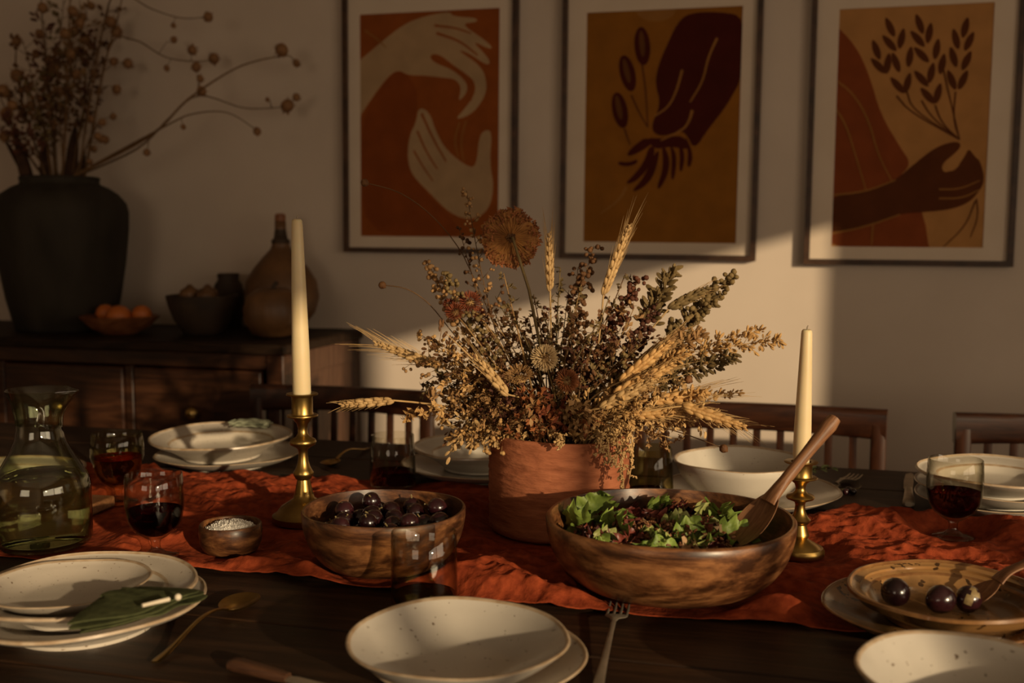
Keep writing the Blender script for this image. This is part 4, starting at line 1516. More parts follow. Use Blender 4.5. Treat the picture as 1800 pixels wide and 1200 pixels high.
def stem_path(tip, bend=.35, n=10, c=None, mz=None, mr=.085, br=.05):
    """from inside the vessel, through its mouth, curving out to tip."""
    c = c or VP
    mz = mz or MOUTH
    tip = Vector(tip)
    h = Vector((tip.x - c.x, tip.y - c.y, 0))
    q = min(1, h.length / .28)
    hd = h.normalized() if h.length > 1e-4 else Vector((1, 0, 0))
    jit = Vector((rb.uniform(-1, 1), rb.uniform(-1, 1), 0)) * mr * .25
    mouth = Vector((c.x, c.y, mz)) + hd * mr * .75 * q + jit
    base = Vector((c.x, c.y, c.z + .02)) - hd * br * q + jit * .5
    L = (tip - mouth).length
    ctl = mouth + (mouth - base).normalized() * L * bend + Vector((0, 0, L * .08))
    pts = [base, base * .45 + mouth * .55]
    for i in range(n + 1):
        t = i / n
        pts.append(mouth * (1 - t) ** 2 + ctl * (2 * t * (1 - t)) + tip * t * t)
    return pts


def finish(name, label, cat, b_stem, smat, parts, group=None):
    """stem mesh is the thing; parts = [(name, MB, material)]."""
    o = b_stem.build(name, smat, angle=180)
    for (nm, bb, mm) in parts:
        if bb.v:
            q_ = bb.build(nm, mm, o, angle=60)
            if nm in ('seeds', 'leaves', 'awns', 'ear', 'petals', 'petal_frill'):
                q_['kind'] = 'stuff'
    return tag(o, label, cat, group)


def wheat(base, tip, dist, label, awn=.055, kr=.0042, dd=0.0, spread=.22, mat_e=None, bend=.4, tipd=0.0):
    """base/tip: photo points of the ear's foot and end; dist relative to the pot's depth."""
    p0, p1 = atd(*base, VD + dist), atd(*tip, VD + dist + tipd)
    ax = (p1 - p0).normalized()
    L = (p1 - p0).length
    path = stem_path(p0 - ax * .004, bend)
    path.append(p0)
    sb_ = MB().tube(path + [p0 + ax * L * .9], [.0016] * (len(path)) + [.0008], 5)
    view = (p0 - CAM).normalized()
    side = ax.cross(view).normalized()
    front = side.cross(ax).normalized()
    ear, aw = MB(), MB()
    n = max(7, int(L / .0074))
    for i in range(n):
        t = i / (n - 1)
        c = p0 + ax * (L * (t * .93 + .02))
        sz = (.75 + .5 * sin(PI * min(1, t * .85 + .15))) * (1 - .25 * t)
        for s in (-1, 1):
            if s == -1:
                c2 = c + ax * (L / n * .5)
            else:
                c2 = c
            lat = side * s * .55 + front * (.35 if i % 2 else -.35)
            d = (ax + lat * .55).normalized()
            ear.ell(c2 + lat * kr * 1.35 * sz, d, kr * 3.4 * sz, kr * .80 * sz, seg=6, rows=4)
            if awn > 0:
                ad = (ax + lat * spread * 1.6 + Vector((rb.uniform(-1, 1), rb.uniform(-1, 1), rb.uniform(-1, 1))) * .07).normalized()
                st = c2 + d * kr * 1.8 * sz + lat * kr
                al = awn * rb.uniform(.75, 1.15)
                aw.tube([st, st + ad * al * .55, st + (ad * al) + ax * .003 + Vector((0, 0, -.002))], [.00055, .00042, .00016], 3)
        # face kernels
        ear.ell(c + front * -kr * .7, (ax - front * .25), kr * 2.7 * sz, kr * .62 * sz, seg=6, rows=4)
    return finish('wheat_stalk', label, 'wheat', sb_, STEM if dist > 0 else STRAW, [('ear', ear, mat_e or STRAW), ('awns', aw, STRAW)])


def panicle(tip, dist, label, cat='dried sprig', name='seed_sprig', t0=.45, nb=22, bl=.03, bs=.0042, per=5, sm=None, bm=None, leafy=0, shape='round', bend=.35, droop=0.0, tipd=0, c=None, mz=None, d0=None, taper=True, group=None, sr=.0013, mr=.085, lm=None, ang=.9):
    tp = atd(*tip, (VD if d0 is None else d0) + dist)
    path = stem_path(tp, bend, 14, c, mz, mr)
    sb_ = MB()
    n = len(path)
    sb_.tube(path, [sr * (1.25 - .85 * i / n) for i in range(n)], 5)
    beads, lf_ = MB(), MB()
    ga = rb.random() * 6

    def on(t):
        f = t * (n - 1)
        k = min(int(f), n - 2)
        return path[k].lerp(path[k + 1], f - k), (path[k + 1] - path[k]).normalized()
    for i in range(nb):
        t = t0 + (1 - t0) * (i + .5) / nb
        p_, d_ = on(t)
        ga += 2.4
        u = d_.orthogonal().normalized()
        v = d_.cross(u)
        lat = u * cos(ga) + v * sin(ga)
        ln = bl * ((1 - (t - t0) / (1 - t0) * .75) if taper else 1) * rb.uniform(.7, 1.2)
        bd = (d_ * (1 - ang * .45) + lat * ang).normalized()
        e = p_ + bd * ln + Vector((0, 0, -droop * ln))
        m_ = p_ + bd * ln * .5
        sb_.tube([p_, m_, e], [sr * .5, sr * .4, sr * .25], 3)
        for k in range(per):
            s = .35 + .65 * (k + 1) / per
            q = p_.lerp(e, s)
            r_ = Vector((rb.gauss(0, 1), rb.gauss(0, 1), rb.gauss(0, 1))).normalized()
            q2 = q + r_ * bs * 1.6 * (k < per - 1)
            z = bs * rb.uniform(.65, 1.2)
            if shape == 'round':
                beads.ell(q2, r_, z * 1.7, z * .8, seg=6, rows=4)
            elif shape == 'seed':
                beads.ell(q2, (bd + r_ * .5), z * 3.0, z * .7, seg=5, rows=4, r2=z * .45)
            elif shape == 'star':
                for w_ in range(4):
                    a_ = Vector((rb.gauss(0, 1), rb.gauss(0, 1), rb.gauss(0, 1))).normalized()
                    beads.leaf(q2, (a_ + bd * .5), r_, z * 1.9, z * .6, curl=.3, n=2)
    for i in range(leafy):
        t = rb.uniform(.3, .85)
        p_, d_ = on(t)
        a = rb.random() * 6.28
        u = d_.orthogonal().normalized()
        lat = u * cos(a) + d_.cross(u) * sin(a)
        lf_.leaf(p_, (d_ * .6 + lat), Vector((0, 0, 1)) + d_ * .3, rb.uniform(.012, .026), rb.uniform(.003, .006), curl=rb.uniform(.1, .8))
    return finish(name, label, cat, sb_, sm or DSTEM, [('seeds', beads, bm or TAN), ('leaves', lf_, lm or BROWN)], group)


def facing(px, py):
    return -(ray(px, py)).normalized()


def pompom(px, py, dist, R, label, m, nrm=None, np_=150, name='dried_flower', flat=.55, sm=None, pl=.5):
    c = atd(px, py, VD + dist)
    nrm = (nrm or (facing(px, py) + Vector((.25, 0, .25)))).normalized()
    path = stem_path(c - nrm * R * .4, .4)
    sb_ = MB().tube(path, .0014, 6)
    sb_.ell(c - nrm * R * .25, nrm, R * .7, R * .45, seg=10, rows=6)
    u = nrm.orthogonal().normalized()
    v = nrm.cross(u)
    b = MB()
    for i in range(np_):
        f = (i + .5) / np_
        th = math.acos(1 - f * 1.25) if f * 1.25 < 2 else PI
        a = i * 2.39996
        d = (nrm * cos(th) * flat + (u * cos(a) + v * sin(a)) * sin(th)).normalized()
        rr = R * rb.uniform(.86, 1.06)
        s = c + d * rr * (1 - pl)
        e = c + d * rr
        k = nrm * R * .12 * sin(th)
        b.sweep([s, s.lerp(e, .6) + k, e + k * rb.uniform(.2, 1.6)], [R * .035, R * .06, R * .022], [R * .02, R * .025, R * .012], 4, up=nrm)
    cen = MB()
    for i in range(14):
        a = i * 2.4
        r = R * .13 * math.sqrt(i / 14)
        cen.ell(c + nrm * R * .50 * flat * 1.2 + (u * cos(a) + v * sin(a)) * r, nrm, R * .14, R * .035, seg=5, rows=3)
    return finish(name, label, 'flower', sb_, sm or STEM, [('petals', b, m), ('centre', cen, BROWN)])


# the big flat flower: ruffled disc seen from its stalk side, petals in three rows
def disc_flower(px, py, dist, R, label):
    c = atd(px, py, VD + dist)
    nrm = (facing(px, py) + Vector((.18, 0, .1))).normalized()
    u = nrm.orthogonal().normalized()
    v = nrm.cross(u)
    foot = atd(948, 600, VD + dist * .8)
    path = stem_path(foot, .4)
    path += [foot.lerp(c, .5) + nrm * .016 + Vector((.004, 0, 0)), c + nrm * .020 - (u + v) * 0, c + nrm * .004]
    sb_ = MB().tube(path, [.0026] * (len(path) - 2) + [.0024, .0022], 7)
    pet = MB()
    for ring, (r0, r1, cnt, lift, wd) in enumerate(((.10, 1.00, 44, -.10, .12), (.08, .93, 40, .0, .11), (.06, .74, 34, .08, .085))):
        for i in range(cnt):
            a = 2 * PI * i / cnt + ring * .07 + rb.uniform(-.05, .05)
            d = u * cos(a) + v * sin(a)
            tn = v * cos(a) - u * sin(a)
            rr = R * r1 * rb.uniform(.95, 1.03) * (1 + .045 * sin(5 * a + 1) + .03 * sin(9 * a))
            ns = 7
            vs, fs = [], []
            for k in range(ns + 1):
                t = k / ns
                r = R * r0 + (rr - R * r0) * t
                wv = R * wd * (.25 + .95 * t) * (1 if t < .9 else .75)
                wav = R * .05 * sin(t * 9 + i * 1.7) * t
                z = nrm * (R * lift * (1 - t) + R * .10 * (1 - t * t) + wav * .5)
                for s in (1, 0, -1):
                    vs.append(c + d * r + tn * (wv * s) + z + nrm * (R * .035 * (abs(s) - .5) * (1 + t)) + nrm * R * .03 * rb.uniform(-1, 1) * t * (k == ns) + d * (R * .06 * rb.uniform(-1, 1) if k == ns else 0))
            for k in range(ns):
                q = k * 3
                fs += [(q, q + 1, q + 4, q + 3), (q + 1, q + 2, q + 5, q + 4)]
            pet.add(vs, fs)
    # frilled edge
    fr_ = MB()
    for i in range(620):
        a = rb.random() * 2 * PI
        d = u * cos(a) + v * sin(a)
        r = R * (1.0 - .45 * rb.random() ** 2) * (1 + .045 * sin(5 * a + 1) + .03 * sin(9 * a))
        p_ = c + d * r + nrm * R * rb.uniform(-.06, .12)
        fr_.leaf(p_, d * .35 + nrm * rb.uniform(.2, 1.2) + Vector((rb.gauss(0, .55), rb.gauss(0, .55), rb.gauss(0, .55))), nrm, R * rb.uniform(.08, .16), R * .03, curl=rb.uniform(-.5, .7), n=2)
    cen = MB()
    for i in range(20):
        a = i * 2.4
        r = R * .15 * math.sqrt(i / 20)
        cen.ell(c + nrm * R * .16 + (u * cos(a) + v * sin(a)) * r, nrm + (u * cos(a) + v * sin(a)) * .5, R * .16, R * .05, seg=6, rows=4)
    return finish('dried_flower', label, 'flower', sb_, OLIVE, [('petals', pet, OCHREF), ('petal_frill', fr_, RUSTF), ('centre', cen, BROWN)])


disc_flower(897, 419, -.02, .047, 'big flat ochre flower with a ruffled edge at the top of the bouquet')
pompom(957, 629, -.085, .0225, 'round cream flower facing out of the middle of the bouquet', CREAMF, None, 170)
pompom(996, 669, -.095, .0195, 'small round orange flower at the heart of the bouquet', RUSTF, None, 150)
for i, (x, y, r) in enumerate(((800, 549, .017), (826, 531, .019), (841, 553, .014), (789, 536, .012))):
    pompom(x, y, -.05 + i * .012, r, ['brick red flower, lowest of the small cluster under the big disc', 'brick red flower, largest of the small cluster under the big disc',
                                       'brick red flower nearest the stalk of the big disc', 'smallest brick red flower of the cluster'][i], MUM, (facing(x, y) + Vector((rb.uniform(-.5, .5), 0, .7))), 110, flat=.7)
pompom(912, 662, -.075, .024, 'flat tan flower head beside the round cream one', TAN, Vector((-.1, -.4, .9)), 190, flat=.35, pl=.35)
pompom(850, 600, -.02, .012, 'small faded pink flower inside the bouquet', MUM, None, 80)

wheat((967, 508), (965, 408), -.01, 'upright wheat ear beside the big flat flower', awn=.045, spread=.12)
wheat((1062, 515), (1108, 392), -.03, 'tall wheat ear with long awns leaning over the bouquet', awn=.055, spread=.13, kr=.0046)
wheat((770, 642), (656, 602), -.02, 'pale wheat ear reaching out above the chair rail', awn=.055, spread=.3, kr=.0046, bend=.3)
wheat((688, 704), (598, 712), -.03, 'low wheat ear lying out over the tumbler', awn=.018, spread=.3, kr=.0044, bend=.2)
wheat((890, 690), (836, 628), -.11, 'wheat ear bent toward the camera at the foot of the bouquet', awn=.06, spread=.1, kr=.0050)
wheat((1180, 540), (1246, 505), -.01, 'olive brown wheat ear under the dark berries', awn=.02, kr=.0052, mat_e=OLIVE, bend=.35)
wheat((1205, 715), (1312, 752), -.10, 'bristling wheat ear hanging out over the deep bowl', awn=.034, spread=.35, kr=.0058, bend=.2, mat_e=GOLD)
wheat((1150, 705), (1240, 690), -.06, 'wheat ear with fine awns under the round berry', awn=.075, spread=.16, kr=.0055, bend=.25, mat_e=GOLD)
wheat((1095, 668), (1180, 600), -.07, 'full wheat ear slanting through the right of the bouquet', awn=.03, kr=.0056, mat_e=GOLD)
wheat((1085, 690), (1185, 640), -.09, 'full wheat ear just below the slanting one', awn=.03, kr=.0056, mat_e=GOLD)
wheat((1060, 715), (1150, 668), -.10, 'short wheat ear deep in the golden side of the bouquet', awn=.03, kr=.0052, mat_e=STRAW)
wheat((1120, 640), (1205, 575), -.04, 'wheat ear behind the long pale panicle', awn=.025, kr=.0050, mat_e=TAN)
wheat((1100, 730), (1210, 722), -.08, 'wheat ear lying low toward the deep bowl', awn=.04, spread=.25, kr=.0052, mat_e=GOLD, bend=.2)


def berry(px, py, dist, label, r=.0068, bend=.3, via=()):
    c = atd(px, py, VD + dist)
    if via:
        q = [atd(x, y, VD + dist) for x, y in via] + [c]
        path = stem_path(q[0], bend, 8)
        q = [path[-3]] + q
        for k in range(1, len(q) - 1):
            p0, p1, p2, p3 = q[k - 1], q[k], q[k + 1], q[min(k + 2, len(q) - 1)]
            for f in (.25, .5, .75, 1.0):
                path.append(.5 * ((2 * p1) + (p2 - p0) * f + (2 * p0 - 5 * p1 + 4 * p2 - p3) * f * f + (3 * p1 - p0 - 3 * p2 + p3) * f ** 3))
    else:
        path = stem_path(c, bend, 14)
    sb_ = MB().tube(path, [.0009] * (len(path) - 1) + [.0005], 4)
    b = MB()
    b.ell(c, (0, 0, 1), r * 2, r, seg=14, rows=9)
    for k in range(7):
        a = k * .9
        b.ell(c + Vector((cos(a) * r * .8, sin(a) * r * .8, (k % 3 - 1) * r * .5)), (cos(a), sin(a), 0), r * .5, r * .3, seg=5, rows=3)
    return finish('button_flower', label, 'flower', sb_, DSTEM, [('head', b, BROWN)])


berry(641, 321, .05, 'round button head on a long thin stalk, highest and farthest out', via=((815, 450), (765, 385), (705, 340)))
berry(672, 501, .02, 'round button head reaching out over the tall candlestick side', r=.0065, via=((800, 590), (755, 535), (715, 508)))
berry(1210, 667, -.06, 'round brown button head above the low wheat')
berry(1272, 788, -.12, 'round dark button head drooping over the deep bowl', bend=.25)

# tall open sprigs
panicle((820, 335), .0, 'tall sprig of tiny golden buds left of the big flower', t0=.55, nb=20, bl=.035, bs=.0040, per=4, bm=TAN)
panicle((806, 398), .03, 'thin bud sprig crossing behind the big flower', t0=.5, nb=18, bl=.03, bs=.0042, per=3, bm=BROWN)
panicle((752, 462), .0, 'tan bud sprig leaning toward the tall candle', t0=.55, nb=26, bl=.026, bs=.0052, per=5, bm=TAN)
panicle((782, 480), -.03, 'second tan bud sprig beside the brick flowers', t0=.5, nb=22, bl=.028, bs=.0048, per=5, bm=OLIVE)
panicle((1044, 432), .02, 'upright sprig of brown pods behind the tall wheat', t0=.42, nb=26, bl=.028, bs=.0056, per=4, bm=BROWN)
panicle((1015, 470), .05, 'slim brown pod sprig behind the upright wheat', t0=.4, nb=20, bl=.024, bs=.0050, per=4, bm=BROWN)
panicle((1125, 488), .0, 'dark red pod sprig right of the tall wheat', t0=.45, nb=30, bl=.026, bs=.0054, per=5, bm=DRED)
panicle((1150, 540), -.01, 'dark red pod sprig hanging lower on the right', t0=.5, nb=28, bl=.022, bs=.0052, per=5, bm=DRED)
panicle((1182, 478), .02, 'olive hop-like sprig between pods and berries', t0=.72, nb=30, bl=.026, bs=.0062, per=4, bm=OLIVE, shape='seed', taper=True)
panicle((1290, 482), .01, 'dark olive bud sprig highest on the right side', t0=.66, nb=26, bl=.026, bs=.0060, per=4, bm=OLIVE)
panicle((1255, 520), .02, 'small olive sprig under the dark berries', t0=.7, nb=22, bl=.024, bs=.0055, per=4, bm=OLIVE, shape='seed')
panicle((1372, 598), -.03, 'long pale panicle reaching toward the short candle', t0=.45, nb=44, bl=.044, bs=.0036, per=7, bm=GOLD, sm=STRAW, shape='seed', bend=.4, droop=.15)
panicle((1340, 580), -.01, 'pale panicle just above the longest one', t0=.55, nb=30, bl=.030, bs=.0034, per=6, bm=GOLD, sm=STRAW, shape='seed', bend=.4)
panicle((1296, 628), -.03, 'leafy olive panicle under the long pale one', t0=.55, nb=36, bl=.032, bs=.0046, per=6, bm=OLIVE, sm=STEM, shape='seed', bend=.35)
panicle((1235, 585), -.04, 'dense tan panicle in the right of the bouquet', t0=.4, nb=44, bl=.030, bs=.0044, per=7, bm=TAN, sm=STEM, shape='seed')
panicle((1200, 620), -.06, 'dense golden panicle in the right of the bouquet', t0=.4, nb=44, bl=.030, bs=.0042, per=7, bm=GOLD, sm=STEM, shape='seed')
panicle((1240, 690), -.07, 'low golden panicle over the olive tumbler', t0=.35, nb=44, bl=.030, bs=.0042, per=7, bm=GOLD, sm=STEM, shape='seed', bend=.2)
panicle((1300, 690), -.05, 'thin golden panicle with fine tips over the chair rail', t0=.5, nb=26, bl=.022, bs=.0034, per=5, bm=GOLD, sm=STRAW, shape='seed', bend=.25)
panicle((735, 585), -.01, 'thin bud sprig above the pale wheat', t0=.5, nb=20, bl=.03, bs=.0042, per=4, bm=GOLD, bend=.3)
panicle((752, 692), -.06, 'tan sprig pointing out over the soup plate', t0=.55, nb=14, bl=.016, bs=.0050, per=3, bm=TAN, bend=.2, shape='seed')
panicle((712, 725), -.07, 'thin sprig with three little blossoms over the soup plate', t0=.8, nb=7, bl=.020, bs=.0055, per=3, bm=GOLD, bend=.2, shape='star')
panicle((795, 770), -.08, 'drooping gold sprig beside the soup plate', t0=.45, nb=22, bl=.022, bs=.0045, per=5, bm=GOLD, bend=.15, shape='seed')
# frothy filler on the candle side
FIL = [(GOLD, 'golden'), (BROWN, 'brown'), (TAN, 'tan'), (OLIVE, 'olive'), (STRAW, 'straw coloured'), (DRED, 'dark red')]
spots = [(790, 640), (770, 600), (800, 690), (780, 720), (815, 745), (830, 660), (850, 720), (845, 770), (870, 755), (790, 745), (760, 660), (820, 610), (875, 700), (800, 760), (860, 640), (745, 625), (835, 700)]
for i, (x, y) in enumerate(spots):
    mt, cn = FIL[(0, 1, 2, 0, 4, 1, 2, 0, 4, 1, 3, 1, 5, 4, 1, 2, 3)[i]]
    panicle((x, y), -.10 + .022 * (i % 6), 'frothy %s filler sprig on the candle side of the bouquet' % cn, name='filler_sprig', t0=.45, nb=26, bl=.040, bs=.0042, per=5, bm=mt, sm=STEM if i % 2 else DSTEM,
            shape=('star', 'seed', 'star', 'round')[i % 4], bend=.25, taper=False, droop=.1, leafy=5, group='%s filler sprigs on the candle side' % cn, lm=TAN if i % 2 else BROWN)
spots = [(1030, 560), (1060, 600), (985, 560), (930, 560), (900, 540), (1095, 570), (1010, 620), (1050, 650), (940, 590), (880, 590), (1075, 545), (1000, 510), (1120, 610), (860, 555), (915, 600), (1035, 690), (965, 545), (1085, 640), (1150, 590), (1115, 540), (870, 520)]
for i, (x, y) in enumerate(spots):
    mt, cn = FIL[(1, 5, 3, 1, 2)[i % 5]]
    panicle((x, y), -.06 + .028 * (i % 6), '%s twiggy filler sprig in the middle of the bouquet' % cn, name='filler_sprig', t0=.55, nb=12, bl=.024, bs=.0046, per=3, bm=mt, sm=[DSTEM, STEM, OLIVE][i % 3],
            shape=['round', 'star', 'seed', 'star'][i % 4], bend=.3, taper=False, leafy=7, group='%s filler sprigs in the middle' % cn, sr=.0015)
spots = [(1110, 725), (1140, 720), (1170, 745), (1190, 700), (1220, 735), (1150, 680), (1120, 690), (1200, 660), (1240, 720), (1090, 700), (1255, 740), (1180, 770)]
for i, (x, y) in enumerate(spots):
    mt, cn = FIL[(0, 4, 2)[i % 3]]
    panicle((x, y), -.10 + .02 * (i % 5), '%s grassy filler sprig on the salad side of the bouquet' % cn, name='filler_sprig', t0=.35, nb=26, bl=.032, bs=.0036, per=5, bm=mt, sm=STRAW,
            shape=['seed', 'star'][i % 2], bend=.2, taper=False, leafy=6, group='%s filler sprigs on the salad side' % cn, lm=GOLD)
for i, (x, y) in enumerate(((885, 480), (905, 560), (938, 520), (952, 545), (985, 470), (1003, 540), (1022, 500), (1072, 520), (1100, 480), (868, 545), (1050, 570), (1085, 600), (930, 600), (1015, 600))):
    panicle((x, y), -.09 + .03 * (i % 5), 'bare upright stalk with a few shrivelled leaves in the bouquet', name='dry_stalk', t0=.8, nb=4, bl=.012, bs=.0045, per=2, bm=[OLIVE, BROWN][i % 2], sm=[STEM, OLIVE, DSTEM][i % 3],
            shape='star', bend=.35, leafy=7, group='bare stalks in the bouquet', sr=.0019, lm=[OLIVE, BROWN][i % 2])
# low tangle at the mouth of the pot
for i, (x, y) in enumerate(((920, 730), (950, 745), (985, 735), (1015, 750), (1045, 735), (900, 750), (965, 710), (1000, 700), (1025, 720), (935, 700))):
    panicle((x, y), -.12 + .012 * (i % 4), 'curled %s leaf sprig at the mouth of the pot' % ('tan', 'rust', 'brick', 'golden')[i % 4], name='filler_sprig', t0=.2, nb=16, bl=.022, bs=.0056, per=3, bm=[TAN, RUSTF, MUM, GOLD][i % 4], sm=DSTEM,
            shape='star', bend=.2, taper=False, leafy=14, group='%s leaf sprigs at the mouth of the pot' % ('tan', 'rust', 'brick', 'golden')[i % 4], lm=[RUSTF, TAN][i % 2])


# sprigs that spill over the lip and hang down the front of the pot
def hanging(px0, py0, px1, py1, dist, label, nb=16):
    a, c = atd(px0, py0, VD - .100), atd(px1, py1, VD - .142 + dist)
    base = Vector((VP.x, VP.y, VP.z + .06))
    mid = a + Vector((0, 0, .012))
    lip = Vector((a.x, a.y, 0))
    path = [base, base.lerp(mid, .6), mid]
    out = (Vector((a.x - VP.x, a.y - VP.y, 0))).normalized()
    for i in range(1, 11):
        t = i / 10
        p_ = mid.lerp(c, t) + out * .018 * sin(PI * min(1, t * .7 + .15)) + Vector((0, 0, .010 * sin(PI * t)))
        path.append(p_)
    sb_ = MB().tube(path, .0010, 4)
    beads = MB()
    for i in range(nb):
        t = .12 + .88 * i / nb
        f = 2 + t * (len(path) - 3)
        k = min(int(f), len(path) - 2)
        p_ = path[k].lerp(path[k + 1], f - k)
        d = Vector((rb.gauss(0, 1), rb.gauss(0, 1) - .3, rb.gauss(0, .5) - .6)).normalized()
        ln = rb.uniform(.008, .022) * (1 - .5 * t)
        e = p_ + d * ln
        sb_.tube([p_, e], [.0006, .0004], 3)
        for q in range(4):
            r_ = Vector((rb.gauss(0, 1), rb.gauss(0, 1), rb.gauss(0, 1))).normalized()
            beads.ell(p_.lerp(e, .4 + .2 * q) + r_ * .002, r_, .0065, .0017, seg=5, rows=3)
    return finish('trailing_sprig', label, 'dried sprig', sb_, STRAW, [('seeds', beads, STRAW)], 'trailing sprigs over the pot lip')


for i, q in enumerate(((1062, 765, 1090, 880), (1075, 760, 1082, 840), (1050, 768, 1062, 815), (1085, 755, 1100, 800), (1040, 766, 1048, 795), (1066, 762, 1075, 820), (1092, 752, 1098, 840), (980, 775, 985, 785))):
    hanging(*q, 0, 'pale trailing sprig hanging down the sunny front of the terracotta pot')

# ------------------------------------------------------------------ dried branches in the charcoal jar
VBM = VB.z + .49
DB = (VB - CAM).dot(FW)


def branch(pts, dist, pods_, label, sr=.0045, pm=None, pod_r=.014):
    """pts: photo points of the main stem from the mouth outward; pods_: (x, y, r) photo points of the heads."""
    w_ = [atd(x, y, DB + dist) for x, y in pts]
    base = Vector((VB.x + rb.uniform(-.05, .05), VB.y + rb.uniform(-.05, .05), VB.z + .06))
    mth = Vector((VB.x + max(-.08, min(.08, w_[0].x - VB.x)), VB.y + max(-.05, min(.05, w_[0].y - VB.y)), VBM))
    path = [base, mth]
    q = [mth] + w_[1:]
    dn = []
    for k in range(len(q) - 1):
        for s in range(5):
            f = s / 5
            p0, p1, p2, p3 = q[max(k - 1, 0)], q[k], q[k + 1], q[min(k + 2, len(q) - 1)]
            dn.append(.5 * ((2 * p1) + (p2 - p0) * f + (2 * p0 - 5 * p1 + 4 * p2 - p3) * f * f + (3 * p1 - p0 - 3 * p2 + p3) * f ** 3))
    path += dn[1:] + [q[-1]]
    n = len(path)
    sb_ = MB().tube(path, [sr * (1.1 - .75 * i / n) for i in range(n)], 6)
    pds = []
    for (x, y, r) in pods_:
        pd = MB()
        pds.append(('pod', pd, pm and pm[1] or BROWN))
        c = atd(x, y, DB + dist + rb.uniform(-.05, .05))
        # twig from the nearest lower point of the stem
        best = min(path[2:], key=lambda p_: (p_ - c).length + (0 if p_.z < c.z else .03))
        mid = best.lerp(c, .5) + Vector((0, 0, rb.uniform(-.01, .02)))
        sb_.tube([best, mid, c], [sr * .45, sr * .35, sr * .3], 4)
        R_ = pod_r * r
        pd.ell(c, (rb.gauss(0, 1), rb.gauss(0, 1), 2), R_ * 2.1, R_, seg=10, rows=6)
        for k in range(9):
            d = Vector((rb.gauss(0, 1), rb.gauss(0, 1), rb.gauss(0, 1))).normalized()
            pd.leaf(c + d * R_ * .8, d, Vector((0, 0, 1)), R_ * .7, R_ * .25, n=2)
    return finish('dried_branch', label, 'branch', sb_, pm and pm[0] or DSTEM, pds)


POD = (DSTEM, plain('pod brown', (.26, .125, .042), (.16, .070, .024), 40, .7))
branch([(182, 322), (262, 240), (330, 175), (405, 125), (455, 106), (500, 98)], -.17, [(495, 88, 1.5), (521, 111, .9), (354, 160, 1.1), (258, 268, .8)], 'forked branch of button pods reaching farthest over the wall', pm=POD)
branch([(180, 325), (240, 262), (300, 205), (350, 168), (430, 190), (500, 188)], -.13, [(505, 186, 1.5), (521, 171, .9), (345, 118, 1.1), (470, 175, .5), (352, 138, .8)], 'branch ending in a double pod below the longest one', sr=.0035, pm=POD)
branch([(182, 326), (290, 222), (340, 200), (400, 198), (450, 228)], -.20, [(452, 231, .9), (322, 223, .6)], 'thin branch with one low hanging pod', sr=.003, pm=POD)
branch([(160, 322), (168, 200), (185, 110), (205, 40), (220, -30)], .02, [(205, 56, 1.4), (195, 38, 1.3), (205, 157, 1.1), (200, 108, 1.0), (225, 112, 1.2), (199, 205, .8), (178, 244, 1.0), (165, 130, .9)], 'upright stem with pods along it beside the forked branch', pm=POD)
branch([(170, 320), (190, 90), (235, 70), (290, 100), (345, 108), (375, 104)], -.06, [(376, 103, 1.3), (338, 88, 1.1), (293, 120, .7), (306, 70, .8)], 'arching branch with two pods over the blank wall', sr=.0032, pm=POD)
branch([(172, 318), (185, 30), (215, -10), (265, 15), (320, 32), (365, 29)], -.10, [(366, 30, 1.1), (305, 45, .6)], 'arching branch with a single pod near the picture top', sr=.003, pm=POD)
branch([(110, 325), (115, 220), (118, 120), (122, 30), (125, -40)], -.05, [(115, 60, 1.3), (128, 20, 1.2), (100, 115, 1.1), (140, 40, 1.2), (122, 95, 1.3), (134, 130, 1.1), (108, 160, 1), (92, 128, 1.2)], 'straight central stem thick with brown pods', pm=POD)
branch([(100, 325), (95, 230), (85, 140), (75, 50), (72, -30)], .0, [(75, 14, 1.2), (70, 60, 1.1), (88, 108, 1.3), (95, 118, 1.2), (64, 95, 1.0), (80, 135, 1.3), (100, 90, 1.1)], 'straight stem of dark pods behind the central one', pm=POD)
branch([(85, 326), (60, 250), (40, 180), (28, 120), (29, 80)], .03, [(29, 72, 1.1), (30, 133, 1.6), (48, 155, 1.2), (15, 165, 1.2), (40, 200, 1.1), (55, 185, 1.1)], 'stem with a round pod on a bare tip at the outer side', pm=POD)
branch([(80, 328), (45, 265), (20, 215), (0, 170)], -.03, [(12, 200, 1.5), (5, 160, 1.5), (25, 235, 1.1), (8, 240, 1.2), (22, 185, 1.2)], 'short leaning stem of dark clustered pods', pm=POD)
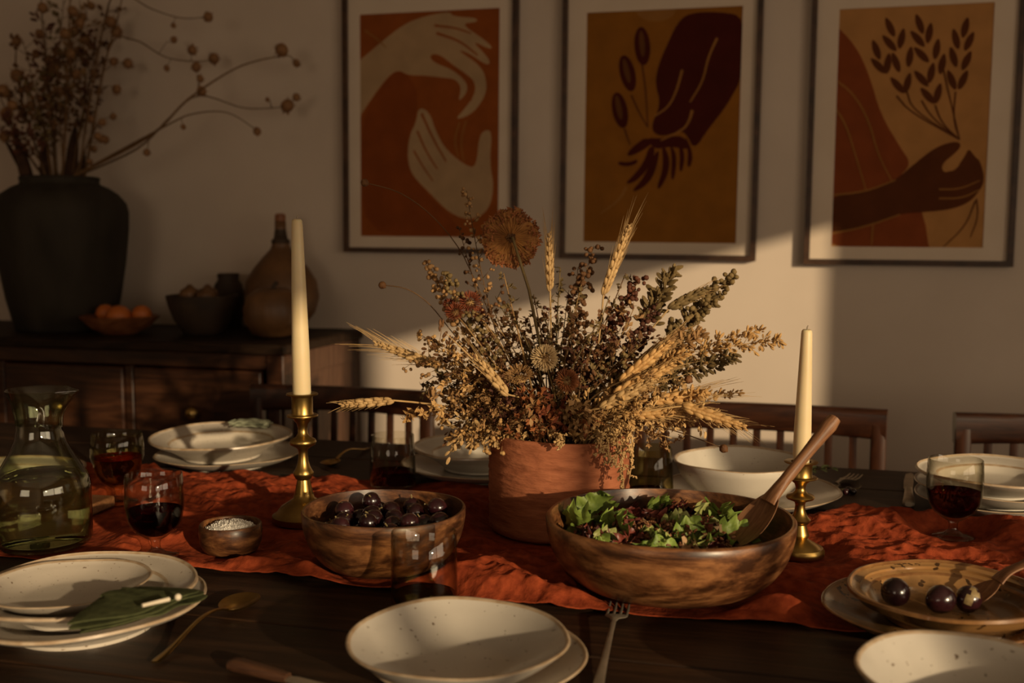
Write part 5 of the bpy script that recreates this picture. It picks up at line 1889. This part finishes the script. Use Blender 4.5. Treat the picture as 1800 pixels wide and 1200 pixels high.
branch([(120, 325), (140, 235), (150, 160), (148, 90), (140, 0)], .06, [(150, 68, 1.2), (140, 90, 1.3), (160, 80, 1.0), (150, 110, 1.0), (130, 55, 1.2), (145, 30, 1.1), (160, 10, 1)], 'pale speckled stem leaning on the upright one', pm=(STEM, POD[1]))
branch([(130, 325), (155, 250), (168, 225), (178, 215)], -.06, [(180, 215, .9), (160, 210, .8), (172, 240, .9), (185, 245, .9), (165, 262, .8), (158, 285, .7)], 'short leafy twig at the neck of the jar', sr=.003, pm=POD)
for i, (x, y) in enumerate(((40, 70), (78, 35), (112, 0), (132, 60), (152, 20), (98, 100), (62, 140), (18, 160), (168, 70), (192, 15), (8, 215))):
    mt, cn = ((BROWN, 'brown'), (DRED, 'dark red'), (OLIVE, 'olive'), (TAN, 'tan'))[(0, 1, 2, 0, 3, 0, 2, 0, 1, 0, 1, 2, 3)[i]]
    panicle((x, y), -.10 + .045 * (i % 5), 'feathery %s sprig among the branches in the charcoal jar' % cn, name='feathery_sprig', t0=.45, nb=18, bl=.050, bs=.0080, per=4, bm=mt, sm=DSTEM,
            shape=('round', 'seed', 'star')[i % 3], bend=.3, taper=False, leafy=10, group='feathery %s sprigs in the charcoal jar' % cn, sr=.0028, mr=.10, c=VB, mz=VBM, d0=DB, lm=BROWN)
# blade-like dried leaves standing in the jar
for i, (x0, y0, x1, y1, wv) in enumerate(((62, 322, 25, 225, .016), (75, 322, 30, 235, .014), (92, 322, 78, 225, .018), (135, 322, 133, 215, .020), (142, 322, 150, 262, .014), (55, 325, 5, 240, .012))):
    a, c = atd(x0, y0, DB + (i - 3) * .02), atd(x1, y1, DB + (i - 3) * .02)
    a = Vector((VB.x + max(-.075, min(.075, a.x - VB.x)), VB.y + (i - 3) * .018, VBM - .1))
    d = (c - a)
    o = MB().tube([a - d * .25, a, a + d * .35], .003, 5).build('leaf_blade', DSTEM, angle=180)
    MB().leaf(a, d, facing(x0, y0), d.length * 1.02, wv, curl=.05, n=6).build('blade', M['darkleaf'], o, angle=180)
    tag(o, 'dark narrow dried leaf standing in the charcoal jar', 'dried leaf', 'dried leaves in the charcoal jar')
